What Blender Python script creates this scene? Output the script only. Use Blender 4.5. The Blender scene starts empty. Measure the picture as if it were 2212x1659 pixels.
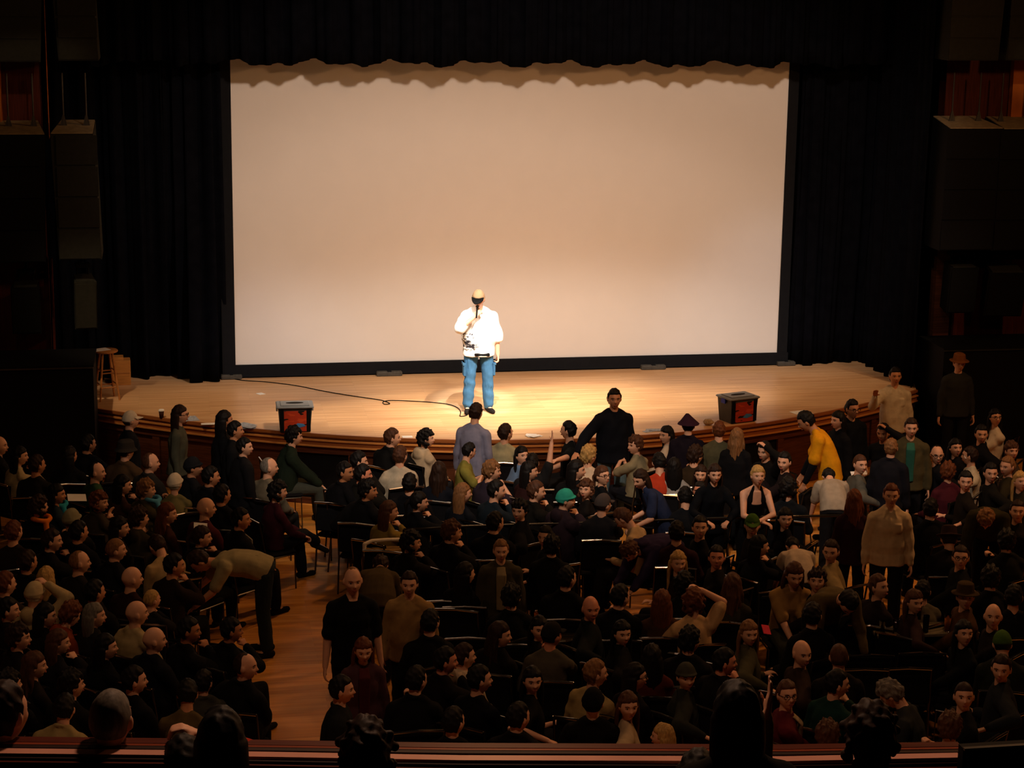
import bpy, bmesh, math, random
import numpy as np
from mathutils import Vector, Matrix
random.seed(7)
rng = np.random.RandomState(7)
SC = bpy.context.scene
COL = SC.collection
PI = math.pi

# ------------------------------------------------------------------ camera
W, H, F = 2212.0, 1659.0, 4167.0
CX, CY = W/2, H/2
CAM = np.array([-4.293, -26.552, 7.44])
_vx = np.array([0.9846645, -0.02498539, 0.1726602])
_up = np.array([0.01343049, -0.975898, -0.21781347])
_vy = np.array([-0.1739409, -0.21679211, 0.96059656])
RW = np.stack([_vx, _vy, _up], 1)            # world -> (right, down, forward)

cam_data = bpy.data.cameras.new('camera')
cam = bpy.data.objects.new('camera', cam_data)
COL.objects.link(cam)
Rt = RW.T                                     # columns: image right/down/forward in world
M = Matrix(((Rt[0,0], -Rt[0,1], -Rt[0,2], CAM[0]),
            (Rt[1,0], -Rt[1,1], -Rt[1,2], CAM[1]),
            (Rt[2,0], -Rt[2,1], -Rt[2,2], CAM[2]), (0,0,0,1)))
cam.matrix_world = M
cam_data.sensor_fit = 'HORIZONTAL'
cam_data.sensor_width = 36.0
cam_data.lens = F/W*36.0
cam_data.clip_end = 200
SC.camera = cam

def at_z(px, py, z):
    d = RW.T @ np.array([(px-CX)/F, (py-CY)/F, 1.0])
    t = (z-CAM[2])/d[2]
    return CAM + t*d
def at_y(px, py, y):
    d = RW.T @ np.array([(px-CX)/F, (py-CY)/F, 1.0])
    t = (y-CAM[1])/d[1]
    return CAM + t*d

# ------------------------------------------------------------------ world, exposure, lamps
w = bpy.data.worlds.new('world'); SC.world = w; w.use_nodes = True
w.node_tree.nodes['Background'].inputs[0].default_value = (1.0, 0.62, 0.38, 1)
w.node_tree.nodes['Background'].inputs[1].default_value = 0.0006
SC.view_settings.view_transform = 'Standard'
SC.view_settings.look = 'None'
SC.view_settings.exposure = 0.0
SC.view_settings.gamma = 1.0
SC.view_settings.use_curve_mapping = False

def aim(o, target):
    d = Vector(target) - o.location
    o.rotation_euler = d.to_track_quat('-Z', 'Y').to_euler()
def spot(name, loc, target, power, col, half_deg, blend, radius=0.15, stretch=(1, 1)):
    l = bpy.data.lights.new(name, 'SPOT'); o = bpy.data.objects.new(name, l); COL.objects.link(o)
    o.location = loc; aim(o, target)
    l.energy = power; l.color = col; l.spot_size = math.radians(2*half_deg); l.spot_blend = blend
    l.shadow_soft_size = radius; o.scale = (stretch[0], stretch[1], 1)
    return o
def area(name, loc, target, power, col, sx, sy, spread=180):
    l = bpy.data.lights.new(name, 'AREA'); o = bpy.data.objects.new(name, l); COL.objects.link(o)
    l.shape = 'RECTANGLE'; l.size = sx; l.size_y = sy; l.energy = power; l.color = col
    l.spread = math.radians(spread); o.location = loc; aim(o, target)
    return o
#LIGHTS
# front-of-house wash on the screen (grazes under the valance)
spot('wash_lamp', (1.0, -9.5, 12.2), (1.0, 2.7, 3.6), 2900, (1, .76, .60), 24, .5, .42, (1.25, .62))
spot('wash_lamp', (-2.5, -9.5, 10.6), (1.4, 2.7, 2.6), 1150, (1, .78, .64), 20, .6, .42, (1.3, .5))
spot('low_wash_fill', (1.0, -8.5, 9.6), (1.0, 2.75, 1.2), 2500, (.96, .93, .88), 27, 1.0, .3, (1.0, .22))  # added spot, whitens the foot of the screen
spot('cool_lamp', (8.6, -5.5, 8.6), (4.8, 2.7, 1.8), 700, (.70, .84, 1.0), 9, 1.0, .3)
spot('cool_lamp', (-6.5, -5.5, 8.6), (-2.6, 2.7, 1.2), 500, (.80, .88, 1.0), 8, 1.0, .3)
# stage specials: pool around the performer, steep
spot('stage_lamp', (1.6, -7.2, 11.2), (.75, .25, 1.0), 11500, (1, .80, .58), 16, .95, .06, (1.30, .36))
spot('stage_lamp', (6.5, -6.5, 10.6), (.6, 0.1, 1.0), 10500, (1, .82, .64), 12, 1.0, .05, (1.25, .40))
spot('stage_lamp', (-6.0, -5.5, 10.4), (.2, .25, 1.2), 4800, (1, .80, .60), 12, 1.0, .05, (1.2, .5))
spot('stage_lamp', (-7.0, -5.0, 9.5), (-3.8, .9, 1.0), 1900, (1, .72, .45), 13, 1.0, .1, (1.2, .5))  # added spot, brightens the left end of the stage
spot('stage_lamp', (9.0, -4.5, 9.5), (5.4, .9, 1.0), 1100, (1, .72, .45), 12, 1.0, .1, (1.2, .5))  # added spot, brightens the right end of the stage
spot('side_fill', (-4.6, -5.5, 9.6), (-6.5, .9, 5.6), 300, (1, .70, .42), 6, .6, .1, (1.6, .5))  # added narrow spot to brighten the left cabinet tops
spot('side_fill', (6.4, -5.5, 9.6), (9.3, .9, 5.6), 260, (1, .70, .42), 6, .6, .1, (1.6, .5))  # added likewise for the right cabinet tops
spot('follow_spot', (-.6, -7.8, 12.4), (0.0, -.02, 2.0), 9000, (.90, .95, 1.0), 3.6, .6, .05, (.8, 1.0))
# added spots on the front rows, imitating neutral front-of-house spill
spot('front_row_fill', (-2.0, -13.5, 12.0), (.4, -3.6, 1.0), 4300, (1, .80, .64), 17, 1.0, .35, (1.5, .42))
spot('front_row_fill', (5.5, -11.5, 12.0), (5.2, -4.0, 1.0), 550, (1, .80, .64), 13, 1.0, .35, (1.2, .6))
# house lamps over the audience
area('house_lamp', (-6.5, -10.5, 9.0), (-2.0, -6.0, 0), 42, (1, .58, .30), .8, .8)
area('house_lamp', (8.5, -6.0, 8.0), (-3.0, -5.5, .5), 240, (1, .47, .18), .5, .5)
area('house_lamp', (3.0, -12.5, 9.5), (1.5, -7.5, 0), 42, (1, .50, .22), .8, .8)
area('house_lamp', (0.5, -2.5, 9.0), (0.0, -7.0, 0), 125, (1, .49, .20), .5, .5)
area('balcony_lamp', (-2.5, -15.5, 9.5), (-2.6, -19.3, 4), 170, (1, .56, .34), .5, .5)
#END
# ------------------------------------------------------------------ materials
def lin(c):
    if isinstance(c, str):
        c = c.lstrip('#'); c = [int(c[i:i+2], 16)/255 for i in (0, 2, 4)]
    return tuple((x/12.92 if x <= .04045 else ((x+.055)/1.055)**2.4) for x in c) + (1,)
_mats = {}
def mat(name, col, rough=.8, var=.12, scale=14.0, bump=.0, bscale=60., metal=0., spec=.12, sheen=0., stretch=None):
    if name in _mats: return _mats[name]
    m = bpy.data.materials.new(name); m.use_nodes = True; nt = m.node_tree; b = nt.nodes['Principled BSDF']
    c = lin(col)
    b.inputs['Roughness'].default_value = rough; b.inputs['Metallic'].default_value = metal
    b.inputs['Specular IOR Level'].default_value = spec
    if sheen: b.inputs['Sheen Weight'].default_value = sheen
    tc = nt.nodes.new('ShaderNodeTexCoord'); n = nt.nodes.new('ShaderNodeTexNoise')
    n.inputs['Scale'].default_value = scale; n.inputs['Detail'].default_value = 3
    src = tc.outputs['Object']
    if stretch:
        mp = nt.nodes.new('ShaderNodeMapping'); mp.inputs['Scale'].default_value = stretch
        nt.links.new(src, mp.inputs[0]); src = mp.outputs[0]
    nt.links.new(src, n.inputs['Vector'])
    r = nt.nodes.new('ShaderNodeValToRGB')
    r.color_ramp.elements[0].position = .3; r.color_ramp.elements[1].position = .7
    r.color_ramp.elements[0].color = tuple(x*(1-var) for x in c[:3]) + (1,)
    r.color_ramp.elements[1].color = tuple(min(1, x*(1+var)) for x in c[:3]) + (1,)
    nt.links.new(n.outputs['Fac'], r.inputs[0]); nt.links.new(r.outputs[0], b.inputs['Base Color'])
    if bump:
        n2 = nt.nodes.new('ShaderNodeTexNoise'); n2.inputs['Scale'].default_value = bscale
        nt.links.new(src, n2.inputs['Vector'])
        bp = nt.nodes.new('ShaderNodeBump'); bp.inputs['Strength'].default_value = bump; bp.inputs['Distance'].default_value = .01
        nt.links.new(n2.outputs['Fac'], bp.inputs['Height']); nt.links.new(bp.outputs[0], b.inputs['Normal'])
    _mats[name] = m
    return m
def wood_boards(name, c1, c2, board=.057, length=1.6, rough=.35):
    m = bpy.data.materials.new(name); m.use_nodes = True; nt = m.node_tree; b = nt.nodes['Principled BSDF']
    tc = nt.nodes.new('ShaderNodeTexCoord')
    br = nt.nodes.new('ShaderNodeTexBrick'); br.offset = .37; br.offset_frequency = 2
    br.inputs['Color1'].default_value = lin(c1); br.inputs['Color2'].default_value = lin(c2)
    br.inputs['Mortar'].default_value = tuple(x*.55 for x in lin(c1)[:3]) + (1,)
    br.inputs['Scale'].default_value = 1; br.inputs['Mortar Size'].default_value = .0012
    br.inputs['Brick Width'].default_value = length; br.inputs['Row Height'].default_value = board
    br.inputs['Bias'].default_value = -.1
    nt.links.new(tc.outputs['Object'], br.inputs['Vector'])
    mp = nt.nodes.new('ShaderNodeMapping'); mp.inputs['Scale'].default_value = (1.3, 22, 1)
    n = nt.nodes.new('ShaderNodeTexNoise'); n.inputs['Scale'].default_value = 1.0; n.inputs['Detail'].default_value = 4
    nt.links.new(tc.outputs['Object'], mp.inputs[0]); nt.links.new(mp.outputs[0], n.inputs['Vector'])
    mx = nt.nodes.new('ShaderNodeMixRGB'); mx.blend_type = 'MULTIPLY'; mx.inputs[0].default_value = .7
    r = nt.nodes.new('ShaderNodeValToRGB'); r.color_ramp.elements[0].position = .35; r.color_ramp.elements[1].position = .65
    r.color_ramp.elements[0].color = (.72, .66, .6, 1); r.color_ramp.elements[1].color = (1, 1, 1, 1)
    nt.links.new(n.outputs['Fac'], r.inputs[0])
    nt.links.new(br.outputs['Color'], mx.inputs[1]); nt.links.new(r.outputs[0], mx.inputs[2])
    nt.links.new(mx.outputs[0], b.inputs['Base Color'])
    b.inputs['Roughness'].default_value = rough; b.inputs['Specular IOR Level'].default_value = .35
    return m
M_DECK = wood_boards('stage_boards', '#deb486', '#cf9f70')
M_AISLE = wood_boards('aisle_boards', '#d8964a', '#c8822f', .09, 1.2, .42)
M_MOULD = mat('moulding_wood', '#9a5a2c', .35, .2, 3, stretch=(1, 1, 20), spec=.5)
M_MOULD2 = mat('moulding_light', '#d08a48', .3, .15, 3, spec=.6)
M_FASCIA = mat('fascia_wood', '#56301c', .5, .35, 3, stretch=(1, 1, 18))
M_BLACK = mat('black_paint', '#0b0b0b', .7, .2)
M_VELVET = mat('black_velvet', '#0a0b10', .97, .25, 6, spec=.02)
M_SCREEN = mat('screen_fabric', '#e2dcd4', .95, .012, 2.5, spec=.05)
M_FRAME = mat('screen_masking', '#16171a', .9, .1)
M_BLOCK = mat('grey_ballast', '#4b4740', .85, .25, 20)
M_REDWOOD = mat('red_panel_wood', '#4c2014', .45, .3, 3, stretch=(16, 1, 1))
M_LITWOOD = mat('lit_edge_wood', '#b5652c', .4, .2, 3)  # wall wood turned amber: light on its edges put into the colour
M_PANEL = mat('grey_green_panel', '#282822', .85, .12, 20)
M_PANELTOP = mat('lit_panel_top', '#8c7a5c', .8, .18, 12)  # paler than the shell, light falling on the tops put into the colour
M_METAL = mat('dull_metal', '#5d5a55', .4, .1, metal=.8)
M_CHROME = mat('chrome', '#d8d4cc', .16, .05, metal=1.0)
M_RAIL = mat('dark_rail_metal', '#56524a', .28, .1, metal=.9)
M_SPEAKER = mat('speaker_black', '#0d0d0e', .8, .2, 40, bump=.3, bscale=200)
M_WALL = mat('dark_wall', '#191412', .85, .25, 4)
M_PARAPET = mat('parapet_red_wood', '#5a2418', .4, .25, 3, stretch=(1, 18, 18))
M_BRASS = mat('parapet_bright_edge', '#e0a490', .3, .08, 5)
M_SEAT = mat('seat_black_cloth', '#101013', .92, .2, 30)
M_PAPER = mat('white_paper', '#e8e6e2', .8, .05, 9)
M_STOOL = mat('stool_wood', '#a8703c', .4, .2, 6, stretch=(1, 1, 8))
M_PINE = mat('pine_block_wood', '#b47a3c', .5, .18, 5, stretch=(1, 1, 6))

# ------------------------------------------------------------------ mesh helpers
def link(name, me, mats=(), parent=None):
    o = bpy.data.objects.new(name, me); COL.objects.link(o)
    for m in mats: me.materials.append(m)
    if parent is not None: o.parent = parent
    return o
def tag(o, label=None, cat=None, group=None, kind=None):
    if label: o['label'] = label
    if cat: o['category'] = cat
    if group: o['group'] = group
    if kind: o['kind'] = kind
    return o
def empty(name, loc=(0, 0, 0), rz=0):
    o = bpy.data.objects.new(name, None); COL.objects.link(o); o.location = loc; o.rotation_euler = (0, 0, rz)
    o.empty_display_size = .1
    return o
class MB:
    """collects vertices and faces; build() links them as one mesh object"""
    def __init__(s): s.v = []; s.f = []; s.m = []; s.cur = 0
    def add(s, vs, fs):
        b = len(s.v); s.v += [tuple(map(float, v)) for v in vs]; s.f += [tuple(i+b for i in f) for f in fs]; s.m += [s.cur]*len(fs)
        return s
    def box(s, c, d, rz=0, R=None, bev=0):
        hx, hy, hz = d[0]/2, d[1]/2, d[2]/2
        if R is None:
            cs, sn = math.cos(rz), math.sin(rz); R = np.array([[cs, -sn, 0], [sn, cs, 0], [0, 0, 1]])
        if bev <= 0:
            vs = [np.array(c)+R@np.array([x*hx, y*hy, z*hz]) for x in (-1, 1) for y in (-1, 1) for z in (-1, 1)]
            return s.add(vs, [(0,1,3,2),(4,6,7,5),(0,4,5,1),(2,3,7,6),(0,2,6,4),(1,5,7,3)])
        # chamfered box: extrude an octagon-ish prism with inset caps
        b = min(bev, hx*.9, hy*.9, hz*.9); out = []
        for z, k in ((-hz, 1), (-hz+b, 0), (hz-b, 0), (hz, 1)):
            x2, y2 = hx-b*k, hy-b*k; e = b
            for (x, y) in ((-x2, -y2+e), (-x2+e, -y2), (x2-e, -y2), (x2, -y2+e), (x2, y2-e), (x2-e, y2), (-x2+e, y2), (-x2, y2-e)):
                out.append(np.array(c)+R@np.array([x, y, z]))
        fs = [tuple(range(7, -1, -1)), tuple(range(24, 32))]
        for k in range(3):
            for i in range(8): j = (i+1) % 8; fs.append((k*8+i, k*8+j, k*8+8+j, k*8+8+i))
        return s.add(out, fs)
    def prism(s, prof, c, axis_len, rz=0, axis='y'):
        """prof: (a,b) outline ccw; extruded along axis"""
        n = len(prof); vs = []
        cs, sn = math.cos(rz), math.sin(rz)
        for k in (-.5, .5):
            for a, b in prof:
                p = (a, k*axis_len, b) if axis == 'y' else ((k*axis_len, a, b) if axis == 'x' else (a, b, k*axis_len))
                vs.append((c[0]+p[0]*cs-p[1]*sn, c[1]+p[0]*sn+p[1]*cs, c[2]+p[2]))
        fs = [tuple(range(n-1, -1, -1)), tuple(range(n, 2*n))] + [(i, (i+1) % n, n+(i+1) % n, n+i) for i in range(n)]
        return s.add(vs, fs)
    def tube(s, pts, r, n=8, cap=True):
        pts = [np.array(p, float) for p in pts]; rs = r if isinstance(r, (list, tuple)) else [r]*len(pts)
        b = []; up = np.array([0, 0, 1.])
        for i, p in enumerate(pts):
            t = pts[min(i+1, len(pts)-1)]-pts[max(i-1, 0)]; t = t/(np.linalg.norm(t)+1e-9)
            a = up if abs(t[2]) < .9 else np.array([1., 0, 0])
            u = np.cross(t, a); u /= np.linalg.norm(u); v = np.cross(t, u)
            for k in range(n):
                an = 2*PI*k/n; b.append(p+rs[i]*(math.cos(an)*u+math.sin(an)*v))
        fs = []
        for i in range(len(pts)-1):
            for k in range(n):
                j = (k+1) % n; fs.append((i*n+k, i*n+n+k, i*n+n+j, i*n+j))
        if cap: fs += [tuple(range(n)), tuple(range(len(b)-1, len(b)-n-1, -1))]
        return s.add(b, fs)
    def lathe(s, prof, c, n=20):
        vs = []; fs = []
        for r, z in prof:
            for k in range(n): an = 2*PI*k/n; vs.append((c[0]+r*math.cos(an), c[1]+r*math.sin(an), c[2]+z))
        for i in range(len(prof)-1):
            for k in range(n): j = (k+1) % n; fs.append((i*n+k, i*n+j, i*n+n+j, i*n+n+k))
        fs += [tuple(range(n-1, -1, -1)), tuple(range((len(prof)-1)*n, len(prof)*n))]
        return s.add(vs, fs)
    def mesh(s, name, smooth=False):
        me = bpy.data.meshes.new(name); me.from_pydata(s.v, [], s.f)
        me.polygons.foreach_set('material_index', s.m)
        if smooth: me.polygons.foreach_set('use_smooth', [True]*len(me.polygons))
        me.update(); return me
    def build(s, name, m, parent=None, smooth=False):
        return link(name, s.mesh(name, smooth), m if isinstance(m, (list, tuple)) else [m], parent)
# ------------------------------------------------------------------ the setting
def edge_y(x): return -1.60+.065*(x-.9)**2        # plan of the stage front
XL, XR = -5.45, 6.9
def strip(z0, z1, off0, off1, name, m, parent, n=48, x0=XL, x1=XR):
    """a curved band following the stage front: outline (off,z) box section"""
    mb = MB(); vs = []; fs = []
    for i in range(n+1):
        x = x0+(x1-x0)*i/n; y = edge_y(x)
        sl = .13*(x-.9); nn = np.array([sl, -1.]); nn /= np.linalg.norm(nn)
        for off, z in ((off0, z0), (off1, z0), (off1, z1), (off0, z1)):
            vs.append((x+nn[0]*off, y+nn[1]*off, z))
    for i in range(n):
        for k in range(4):
            j = (k+1) % 4; fs.append((i*4+k, i*4+j, i*4+4+j, i*4+4+k))
    fs += [(3, 2, 1, 0), (n*4, n*4+1, n*4+2, n*4+3)]
    return mb.add(vs, fs).build(name, m, parent)

fl = MB().box((0, -8.5, -.05), (30, 25, .1)).build('floor', M_AISLE); tag(fl, kind='structure')
ce = MB().box((0, -9, 13.05), (30, 36, .1)).build('ceiling', M_WALL); tag(ce, kind='structure')
wb = MB().box((0, 5.0, 6.5), (30, .2, 13)).build('wall_back', M_BLACK); tag(wb, kind='structure')
wl = MB().box((-11, -9, 6.5), (.2, 36, 13)).build('wall_left', M_WALL); tag(wl, kind='structure')
wr = MB().box((13, -9, 6.5), (.2, 36, 13)).build('wall_right', M_WALL); tag(wr, kind='structure')

st = empty('stage', (0, 0, 0)); tag(st, 'curved wooden thrust stage with moulded front edge below the screen', 'stage')
mb = MB(); vs = []; n = 60
for i in range(n+1):
    x = XL+(XR-XL)*i/n; vs.append((x, edge_y(x)-.02, 1.0))
vs += [(8.2, 4.85, 1.0), (-7.2, 4.85, 1.0)]
N = len(vs); vs += [(a, b, .95) for a, b, c in vs]
mb.add(vs, [tuple(range(N)), tuple(range(2*N-1, N-1, -1))]+[(i, i+N, (i+1) % N+N, (i+1) % N) for i in range(N)])
mb.build('deck', M_DECK, st)
strip(.965, 1.004, 0, .035, 'nosing', M_MOULD, st)
strip(.925, .965, -.01, .012, 'upper_board', M_FASCIA, st)
strip(.905, .925, -.01, .05, 'bright_bead', M_MOULD2, st)
strip(.845, .905, -.01, .025, 'moulding_board', M_MOULD, st)
strip(.825, .845, -.01, .05, 'lower_bead', M_MOULD2, st)
strip(.72, .825, -.03, .0, 'frieze', M_FASCIA, st)
strip(0.0, .08, -.03, .03, 'base_board', M_FASCIA, st)
# fascia: posts and recessed panels, one piece each
def fx(i): return XL+(XR-XL)*i/14.0
for i in range(14):
    strip(.08, .72, -.08, -.045, 'fascia_panel', M_BLACK if i in (3, 9, 10) else M_FASCIA, st, n=5, x0=fx(i)+.04, x1=fx(i+1)-.04)
for i in range(15):
    strip(.08, .72, -.09, -.01, 'post', M_FASCIA, st, n=1, x0=max(XL, fx(i)-.05), x1=min(XR, fx(i)+.05))

# screen
sc = empty('projection_screen', (.98, 2.75, 1.0)); tag(sc, 'large blank beige projection screen in a black masking frame', 'screen')
sw, s0, s1 = 8.66, .2, 4.95
MB().box((0, 0, (s0+s1)/2), (sw, .02, s1-s0)).build('screen_surface', M_SCREEN, sc)
MB().box((-sw/2-.10, -.01, 2.5), (.20, .06, 5.0)).build('frame_side', M_FRAME, sc)
MB().box((sw/2+.08, -.01, 2.5), (.16, .06, 5.0)).build('frame_side', M_FRAME, sc)
MB().box((0, -.012, .115), (sw+.36, .06, .19)).build('frame_bottom', M_FRAME, sc)
MB().box((0, -.012, 5.05), (sw+.36, .06, .19)).build('frame_top', M_FRAME, sc)
for (px, py, wd, lab) in ((500, 817, .32, 'pair of grey ballast blocks at the left foot of the screen'),
                     (840, 810, .40, 'grey ballast block under the screen left of the performer'),
                     (1409, 796, .40, 'grey ballast block under the screen right of the performer'),
                     (1695, 788, .30, 'grey ballast block at the right foot of the screen')):
    p = at_z(px, py, 1.0); b = empty('ballast_block', (p[0], p[1], 1.0)); tag(b, lab, 'block')
    MB().box((0, 0, .035), (wd, .22, .07), bev=.012).build('block_body', M_BLOCK, b)
    MB().box((0, 0, .075), (wd*.15, .20, .012)).build('strap', M_FRAME, b)

# curtains: pleated cloth, thick
def curtain(name, label, path, z0f, z1, amp, waves, seed, top_y=None):
    """pleated cloth hung along a plan path; the hem follows the path, the top straightens towards top_y"""
    r = np.random.RandomState(seed); P = np.array(path, float); sg = np.r_[0, np.cumsum(np.hypot(*np.diff(P, axis=0).T))]
    L = sg[-1]; n = int(L*46); rows = 14; ph = np.cumsum(r.rand(n+1)*.9+.35); vs = []; fs = []
    U = np.linspace(0, L, n+1); X = np.interp(U, sg, P[:, 0]); Y = np.interp(U, sg, P[:, 1])
    k_ = np.hanning(11); k_ /= k_.sum(); Xs = np.convolve(np.pad(X, 5, 'edge'), k_, 'valid'); Ys = np.convolve(np.pad(Y, 5, 'edge'), k_, 'valid')
    tx, ty = np.gradient(Xs), np.gradient(Ys); tl = np.hypot(tx, ty)+1e-9; nx, ny = ty/tl, -tx/tl
    for j in range(rows+1):
        v = j/rows
        for i in range(n+1):
            u = i/n; zb = z0f(Xs[i]); z = zb+(z1-zb)*v; a = amp*(1.0-.45*v)
            d = a*(math.sin(u*waves*2*PI+.6*math.sin(ph[i]*.11+v*1.3))+.35*math.sin(u*waves*4.7*PI+1.3+v*.8))
            yb = Ys[i] if top_y is None else Ys[i]+(top_y-Ys[i])*smooth01(v*2.2)
            vs.append((Xs[i]+nx[i]*d+.015*math.sin(ph[i]*1.7+v*2), yb+ny[i]*d, z))
    for j in range(rows):
        for i in range(n):
            k = j*(n+1)+i; fs.append((k, k+1, k+n+2, k+n+1))
    o = MB().add(vs, fs).build(name, M_VELVET, None, smooth=True)
    s = o.modifiers.new('thickness', 'SOLIDIFY'); s.thickness = .012
    if label: tag(o, label, 'curtain')
    return o
def smooth01(t): t = min(1, max(0, t)); return t*t*(3-2*t)
flat = lambda x: 1.01
curtain('stage_curtain', 'black pleated side curtain left of the screen', [(-6.4, 2.7), (-5.2, 2.88), (-4.65, 2.88), (-4.33, 3.15), (-4.1, 2.75), (-3.88, 2.42), (-3.7, 2.55), (-3.52, 2.85)], flat, 7.5, .09, 9, 3, 2.55)
curtain('stage_curtain', 'black pleated side curtain right of the screen', [(5.52, 2.86), (5.72, 2.62), (6.2, 2.80), (6.75, 2.85)], flat, 7.5, .055, 4, 4, 2.65)
curtain('stage_curtain', 'black wing curtain running forward at the right end of the stage', [(6.78, 2.86), (6.80, 1.9), (6.84, .95), (6.9, .85)], flat, 7.5, .06, 6, 6)
curtain('stage_valance', 'black scalloped valance hanging across the top of the screen', [(-5.9, 2.15), (8.6, 2.15)],
        lambda x: 5.83+.035*math.sin(x*5.1)+.025*math.sin(x*11.3+1)+.012*math.sin(x*23), 9.5, .05, 34, 5)

# proscenium: red wood walls at both sides, acoustic towers, hung speakers
def wallbox(name, pxl, pxr, pyt, pyb, y, m, depth=.3, dx0=0, dx1=0):
    a = at_y(pxl, pyt, y); b = at_y(pxr, pyb, y)
    o = MB().box(((a[0]+dx0+b[0]+dx1)/2, y+depth/2, (a[2]+b[2])/2), (b[0]+dx1-a[0]-dx0, depth, a[2]-b[2])).build(name, m)
    return o
tag(wallbox('wall_proscenium_left', 0, 101, 0, 560, 1.3, M_REDWOOD, .25, -2.5), kind='structure')
tag(wallbox('trim_1', 93, 106, -40, 300, 1.25, M_LITWOOD, .2), kind='structure')
tag(wallbox('trim_2', -6, 5, 120, 290, 1.1, M_LITWOOD, .2), kind='structure')
tag(wallbox('wall_side_left', 0, 112, 560, 800, 1.3, M_REDWOOD, .25, -2.5), kind='structure')
tag(wallbox('trim_3', 108, 121, 560, 800, 1.25, M_REDWOOD, .2), kind='structure')
tag(wallbox('wall_proscenium_right', 2055, 2212, 0, 560, 1.3, M_REDWOOD, .25, 0, 2.5), kind='structure')
tag(wallbox('trim_4', 2194, 2206, 100, 300, 1.15, M_LITWOOD, .12), kind='structure')
tag(wallbox('wall_side_right', 2036, 2212, 535, 900, 1.3, M_REDWOOD, .25, 0, 2.5), kind='structure')
tag(wallbox('trim_5', 2026, 2037, 535, 900, 1.2, M_FASCIA, .2), kind='structure')

def hung_cabinet(label, px0, px1, pytop, pybot, y, front_lean, hooks, side, m=M_PANEL):
    """deep acoustic cabinet: dark grille front, top in a paler, lit colour you look down on, hanging rods"""
    a = at_y(px0, pytop, y); b = at_y(px1, pybot, y)
    wd = b[0]-a[0]; hz = a[2]-b[2]
    e = empty('hanging_cabinet', ((a[0]+b[0])/2, y, b[2])); tag(e, label, 'acoustic cabinet', None)
    s = front_lean; mb = MB(); tw = .06*side
    dp = .75
    vs = [(-wd/2, 0, 0), (wd/2, 0, 0), (wd/2+tw, s, hz), (-wd/2+tw, s, hz)]
    vs += [(x*.82-.05*side, y_+dp, z_+.12*(z_ > 0)) for x, y_, z_ in vs]
    mb.add(vs, [(0, 1, 2, 3), (5, 4, 7, 6), (0, 3, 7, 4), (1, 5, 6, 2), (0, 4, 5, 1), (3, 2, 6, 7)])
    mb.build('cabinet_shell', m, e)
    tv = [np.array(vs[i])+np.array([0, 0, .004]) for i in (3, 2, 6, 7)]; c = sum(tv)/4
    tv = [c+(p-c)*.97 for p in tv]; tb = [p+np.array([0, 0, .012]) for p in tv]
    MB().add(list(tv)+list(tb), [(3, 2, 1, 0), (4, 5, 6, 7)]+[(i, (i+1) % 4, 4+(i+1) % 4, 4+i) for i in range(4)]).build('cabinet_top', M_PANELTOP, e)
    for k in hooks:
        bx = -wd/2+wd*k; MB().tube([(bx, .42, hz+.05), (bx, .42, hz+.80)], .012).build('hanging_rod', M_METAL, e)
        MB().prism([(-.05, 0), (.05, 0), (.012, .16), (-.012, .16)], (bx, .42, hz+.07), .02).build('bracket', M_METAL, e)
    for k in range(4):
        zz = hz*(k+.5)/4
        MB().box((0, -.008, zz), (wd*.96, .012, hz/4-.03), R=np.eye(3)).build('grille_panel', m, e)
    return e
hung_cabinet('left wide dark cabinet hanging low at the far left wall', -40, 99, 292, 566, .45, 0, (.42, .85), 1, M_SPEAKER)
hung_cabinet('dark grey cabinet hanging beside the left curtain, top coloured as if lit', 118, 220, 290, 560, .45, 0, (.18, .72), -1)
hung_cabinet('dark panel cabinet above at the top left corner', -40, 88, -60, 134, .5, 0, (), 1)
hung_cabinet('grey-green upper cabinet beside the left curtain', 119, 213, -60, 131, .5, 0, (), -1)
hung_cabinet('dark cabinet hanging beside the right curtain, top coloured as if lit', 2044, 2143, 279, 540, .45, 0, (.3, .8), 1, M_SPEAKER)
hung_cabinet('outermost dark cabinet hanging low at the right edge', 2160, 2270, 280, 540, .45, 0, (.2, .7), 1, M_SPEAKER)
hung_cabinet('upper grey cabinet beside the right curtain', 2058, 2156, -60, 131, .5, 0, (), 1)
hung_cabinet('upper grey cabinet cut by the right edge', 2186, 2290, -60, 131, .5, 0, (), 1)

def hung_speaker(label, px0, px1, py0, py1, y, tilt, m=M_SPEAKER, topm=None, yaw=0):
    a = at_y(px0, py0, y); b = at_y(px1, py1, y); wd, hz = b[0]-a[0], a[2]-b[2]
    e = empty('hung_speaker', ((a[0]+b[0])/2, y, b[2]), yaw); tag(e, label, 'speaker')
    c, s = math.cos(tilt), math.sin(tilt); R = np.array([[1, 0, 0], [0, c, s], [0, -s, c]])
    prof = [(-wd/2, -.19), (wd/2, -.19), (wd/2*.8, .19), (-wd/2*.8, .19)]
    vs = [R@np.array([x, yy, z]) for z in (0, hz) for x, yy in prof]
    MB().add(vs, [(3, 2, 1, 0), (4, 5, 6, 7)]+[(i, (i+1) % 4, 4+(i+1) % 4, 4+i) for i in range(4)]).build('speaker_body', m, e)
    MB().box(R@np.array([0, -.2, hz*.5]), (wd*.92, .015, hz*.94), R=R).build('grille', m, e)
    MB().box(R@np.array([0, 0, hz+.006]), (wd*.8, .34, .012), R=R).build('speaker_top', topm or m, e)
    MB().box((0, .02, hz+.16), (wd*.62, .22, .05)).build('mounting_plate', M_BLACK, e)
    for sx in (-1, 1): MB().tube([(sx*wd*.25, .02, hz), (sx*wd*.25, .04, hz+.15)], .012).build('yoke_arm', M_BLACK, e)
    MB().tube([(0, .05, hz+.17), (0, .35, hz+.5)], .02).build('wall_arm', M_BLACK, e)
    return e
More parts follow.
